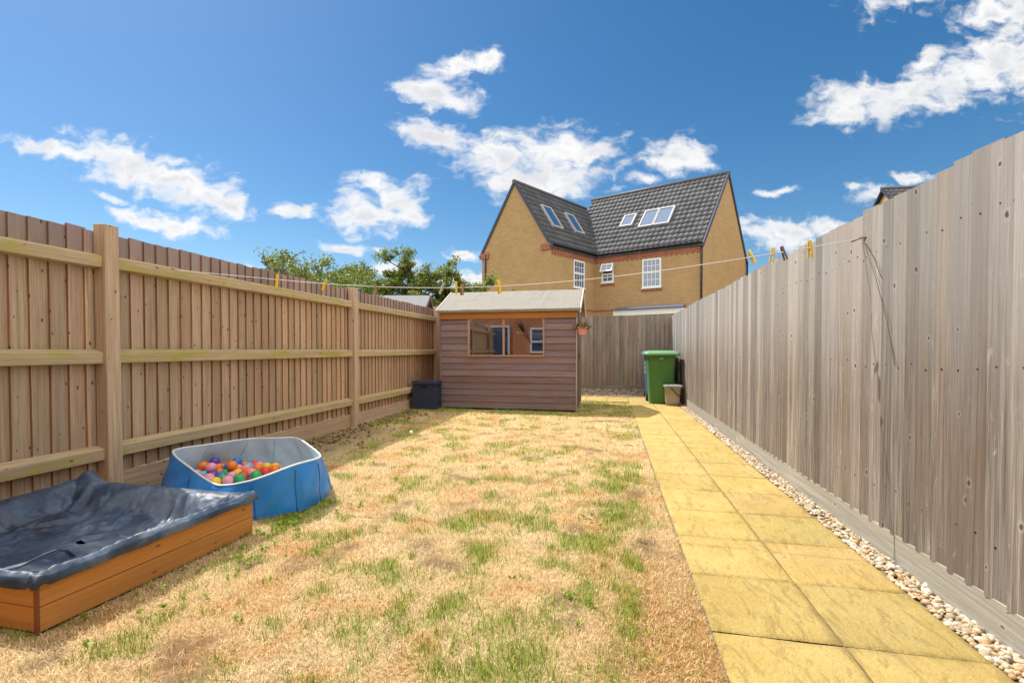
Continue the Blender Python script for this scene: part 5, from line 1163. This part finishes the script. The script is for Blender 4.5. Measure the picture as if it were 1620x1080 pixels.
BU = 'bushes behind the brown fence'
tree('tree', (-6.5, 15.0, 0), 4.3, 1.5, 'bushy green tree rising behind the grey-roofed shed, tallest there', 26, 20000, .10, 3, lo=.35)
tree('tree', (-7.9, 15.2, 0), 4.2, 1.35, 'yellowish loose-leaved tree left of the grey-roofed shed', 22, 13000, .095, 5, [(.22, .22, .05), (.18, .20, .045), (.26, .22, .09), (.14, .17, .035)], lo=.35)
tree('tree', (-5.1, 15.6, 0), 3.9, 1.3, 'dense green bush between the grey-roofed shed and the brown shed', 24, 18000, .10, 9, lo=.25)
tree('tree', (-4.35, 16.4, 0), 3.2, .95, 'low green bush showing between the shed roof and the tan house', 16, 7000, .095, 12, lo=.25)
tree('tree', (-8.0, 12.3, 0), 3.6, 1.3, 'dark green bush showing low above the fence beside its middle post', 22, 13000, .09, 21, lo=.3)
tree('tree', (-6.3, 9.2, 0), 2.95, 1.15, 'leafy shrub with thin upright shoots just above the brown fence top', 20, 7500, .07, 31, lo=.4)
tree('tree', (-7.3, 10.6, 0), 3.2, 1.15, 'bright green leafy shrub over the fence between the twiggy shrub and the middle post', 22, 9500, .08, 33, [(.15, .21, .03), (.19, .24, .04), (.11, .16, .03)], lo=.4)
tree('tree', (-5.55, 6.9, 0), 3.0, .5, 'spindly shrub of sparse twigs poking over the fence closest to its front post', 16, 1100, .05, 41, [(.10, .13, .03), (.13, .12, .05), (.09, .10, .03)], True, lo=.5)
tree('tree', (-6.4, 8.2, 0), 3.05, .55, 'thin twiggy shrub with pale gaps, second along the fence from the front post', 16, 1300, .055, 47, [(.10, .13, .03), (.13, .12, .05)], True, lo=.5)

# ------------------------------------------------------------------ the brick house at the near end, seen in the shed window
nh = thing('brick_house', (0, -2.6, 0), 'red-orange brick house wall with white-framed window, reflected in the shed window', 'house')
M_rb = brick('orange_red_brick', (.52, .17, .06), (.42, .12, .045), (.50, .38, .28), mortar_size=.010)
mb = MB(); Yh = -2.25
mb.quad([(5, Yh, 0), (-9, Yh, 0), (-9, Yh, 4.9), (5, Yh, 4.9)], [(0, 0), (14, 0), (14, 4.9), (0, 4.9)]); mb.quad([(5, Yh, 0), (5, Yh-7, 0), (5, Yh-7, 4.9), (5, Yh, 4.9)]); mb.quad([(-9, Yh, 0), (-9, Yh-7, 0), (-9, Yh-7, 4.9), (-9, Yh, 4.9)]); mb.quad([(5, Yh-7, 0), (-9, Yh-7, 0), (-9, Yh-7, 4.9), (5, Yh-7, 4.9)])
mb.build('wall', M_rb, nh)
mb = MB(); mb.prism([(5.1, Yh+.15, 4.88), (5.1, Yh-3.5, 7.4), (5.1, Yh-7.15, 4.88)], [(-9.1, Yh+.15, 4.88), (-9.1, Yh-3.5, 7.4), (-9.1, Yh-7.15, 4.88)]); mb.build('roof', M_verge, nh)
def near_window(x0, x1, z0, z1, bars, name='window', tilt=0):
    mb = MB(); f = .07; y = Yh+.002
    mb.box((x0, y, z0), (x0+f, y+.05, z1), 2); mb.box((x1-f, y, z0), (x1, y+.05, z1), 2); mb.box((x0+f, y, z0), (x1-f, y+.048, z0+f), 0); mb.box((x0+f, y, z1-f), (x1-f, y+.048, z1), 0)
    for z in bars: mb.box((x0+f, y, z-f/2), (x1-f, y+.049, z+f/2), 0)
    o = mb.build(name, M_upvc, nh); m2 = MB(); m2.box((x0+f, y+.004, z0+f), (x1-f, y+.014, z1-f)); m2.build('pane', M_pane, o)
near_window(-2.12, -1.20, .95, 1.95, [1.4]); near_window(-4.35, -2.95, .08, 2.05, [], 'patio_door'); near_window(1.6, 2.8, .95, 2.05, [])
mb = MB(); mb.tube([(-2.52, Yh+.05, 2.08), (-2.45, Yh+.10, 1.95), (-2.38, Yh+.16, 1.80)], [.09, .05, .03], 10); mb.build('wall_lamp', M_black, nh)
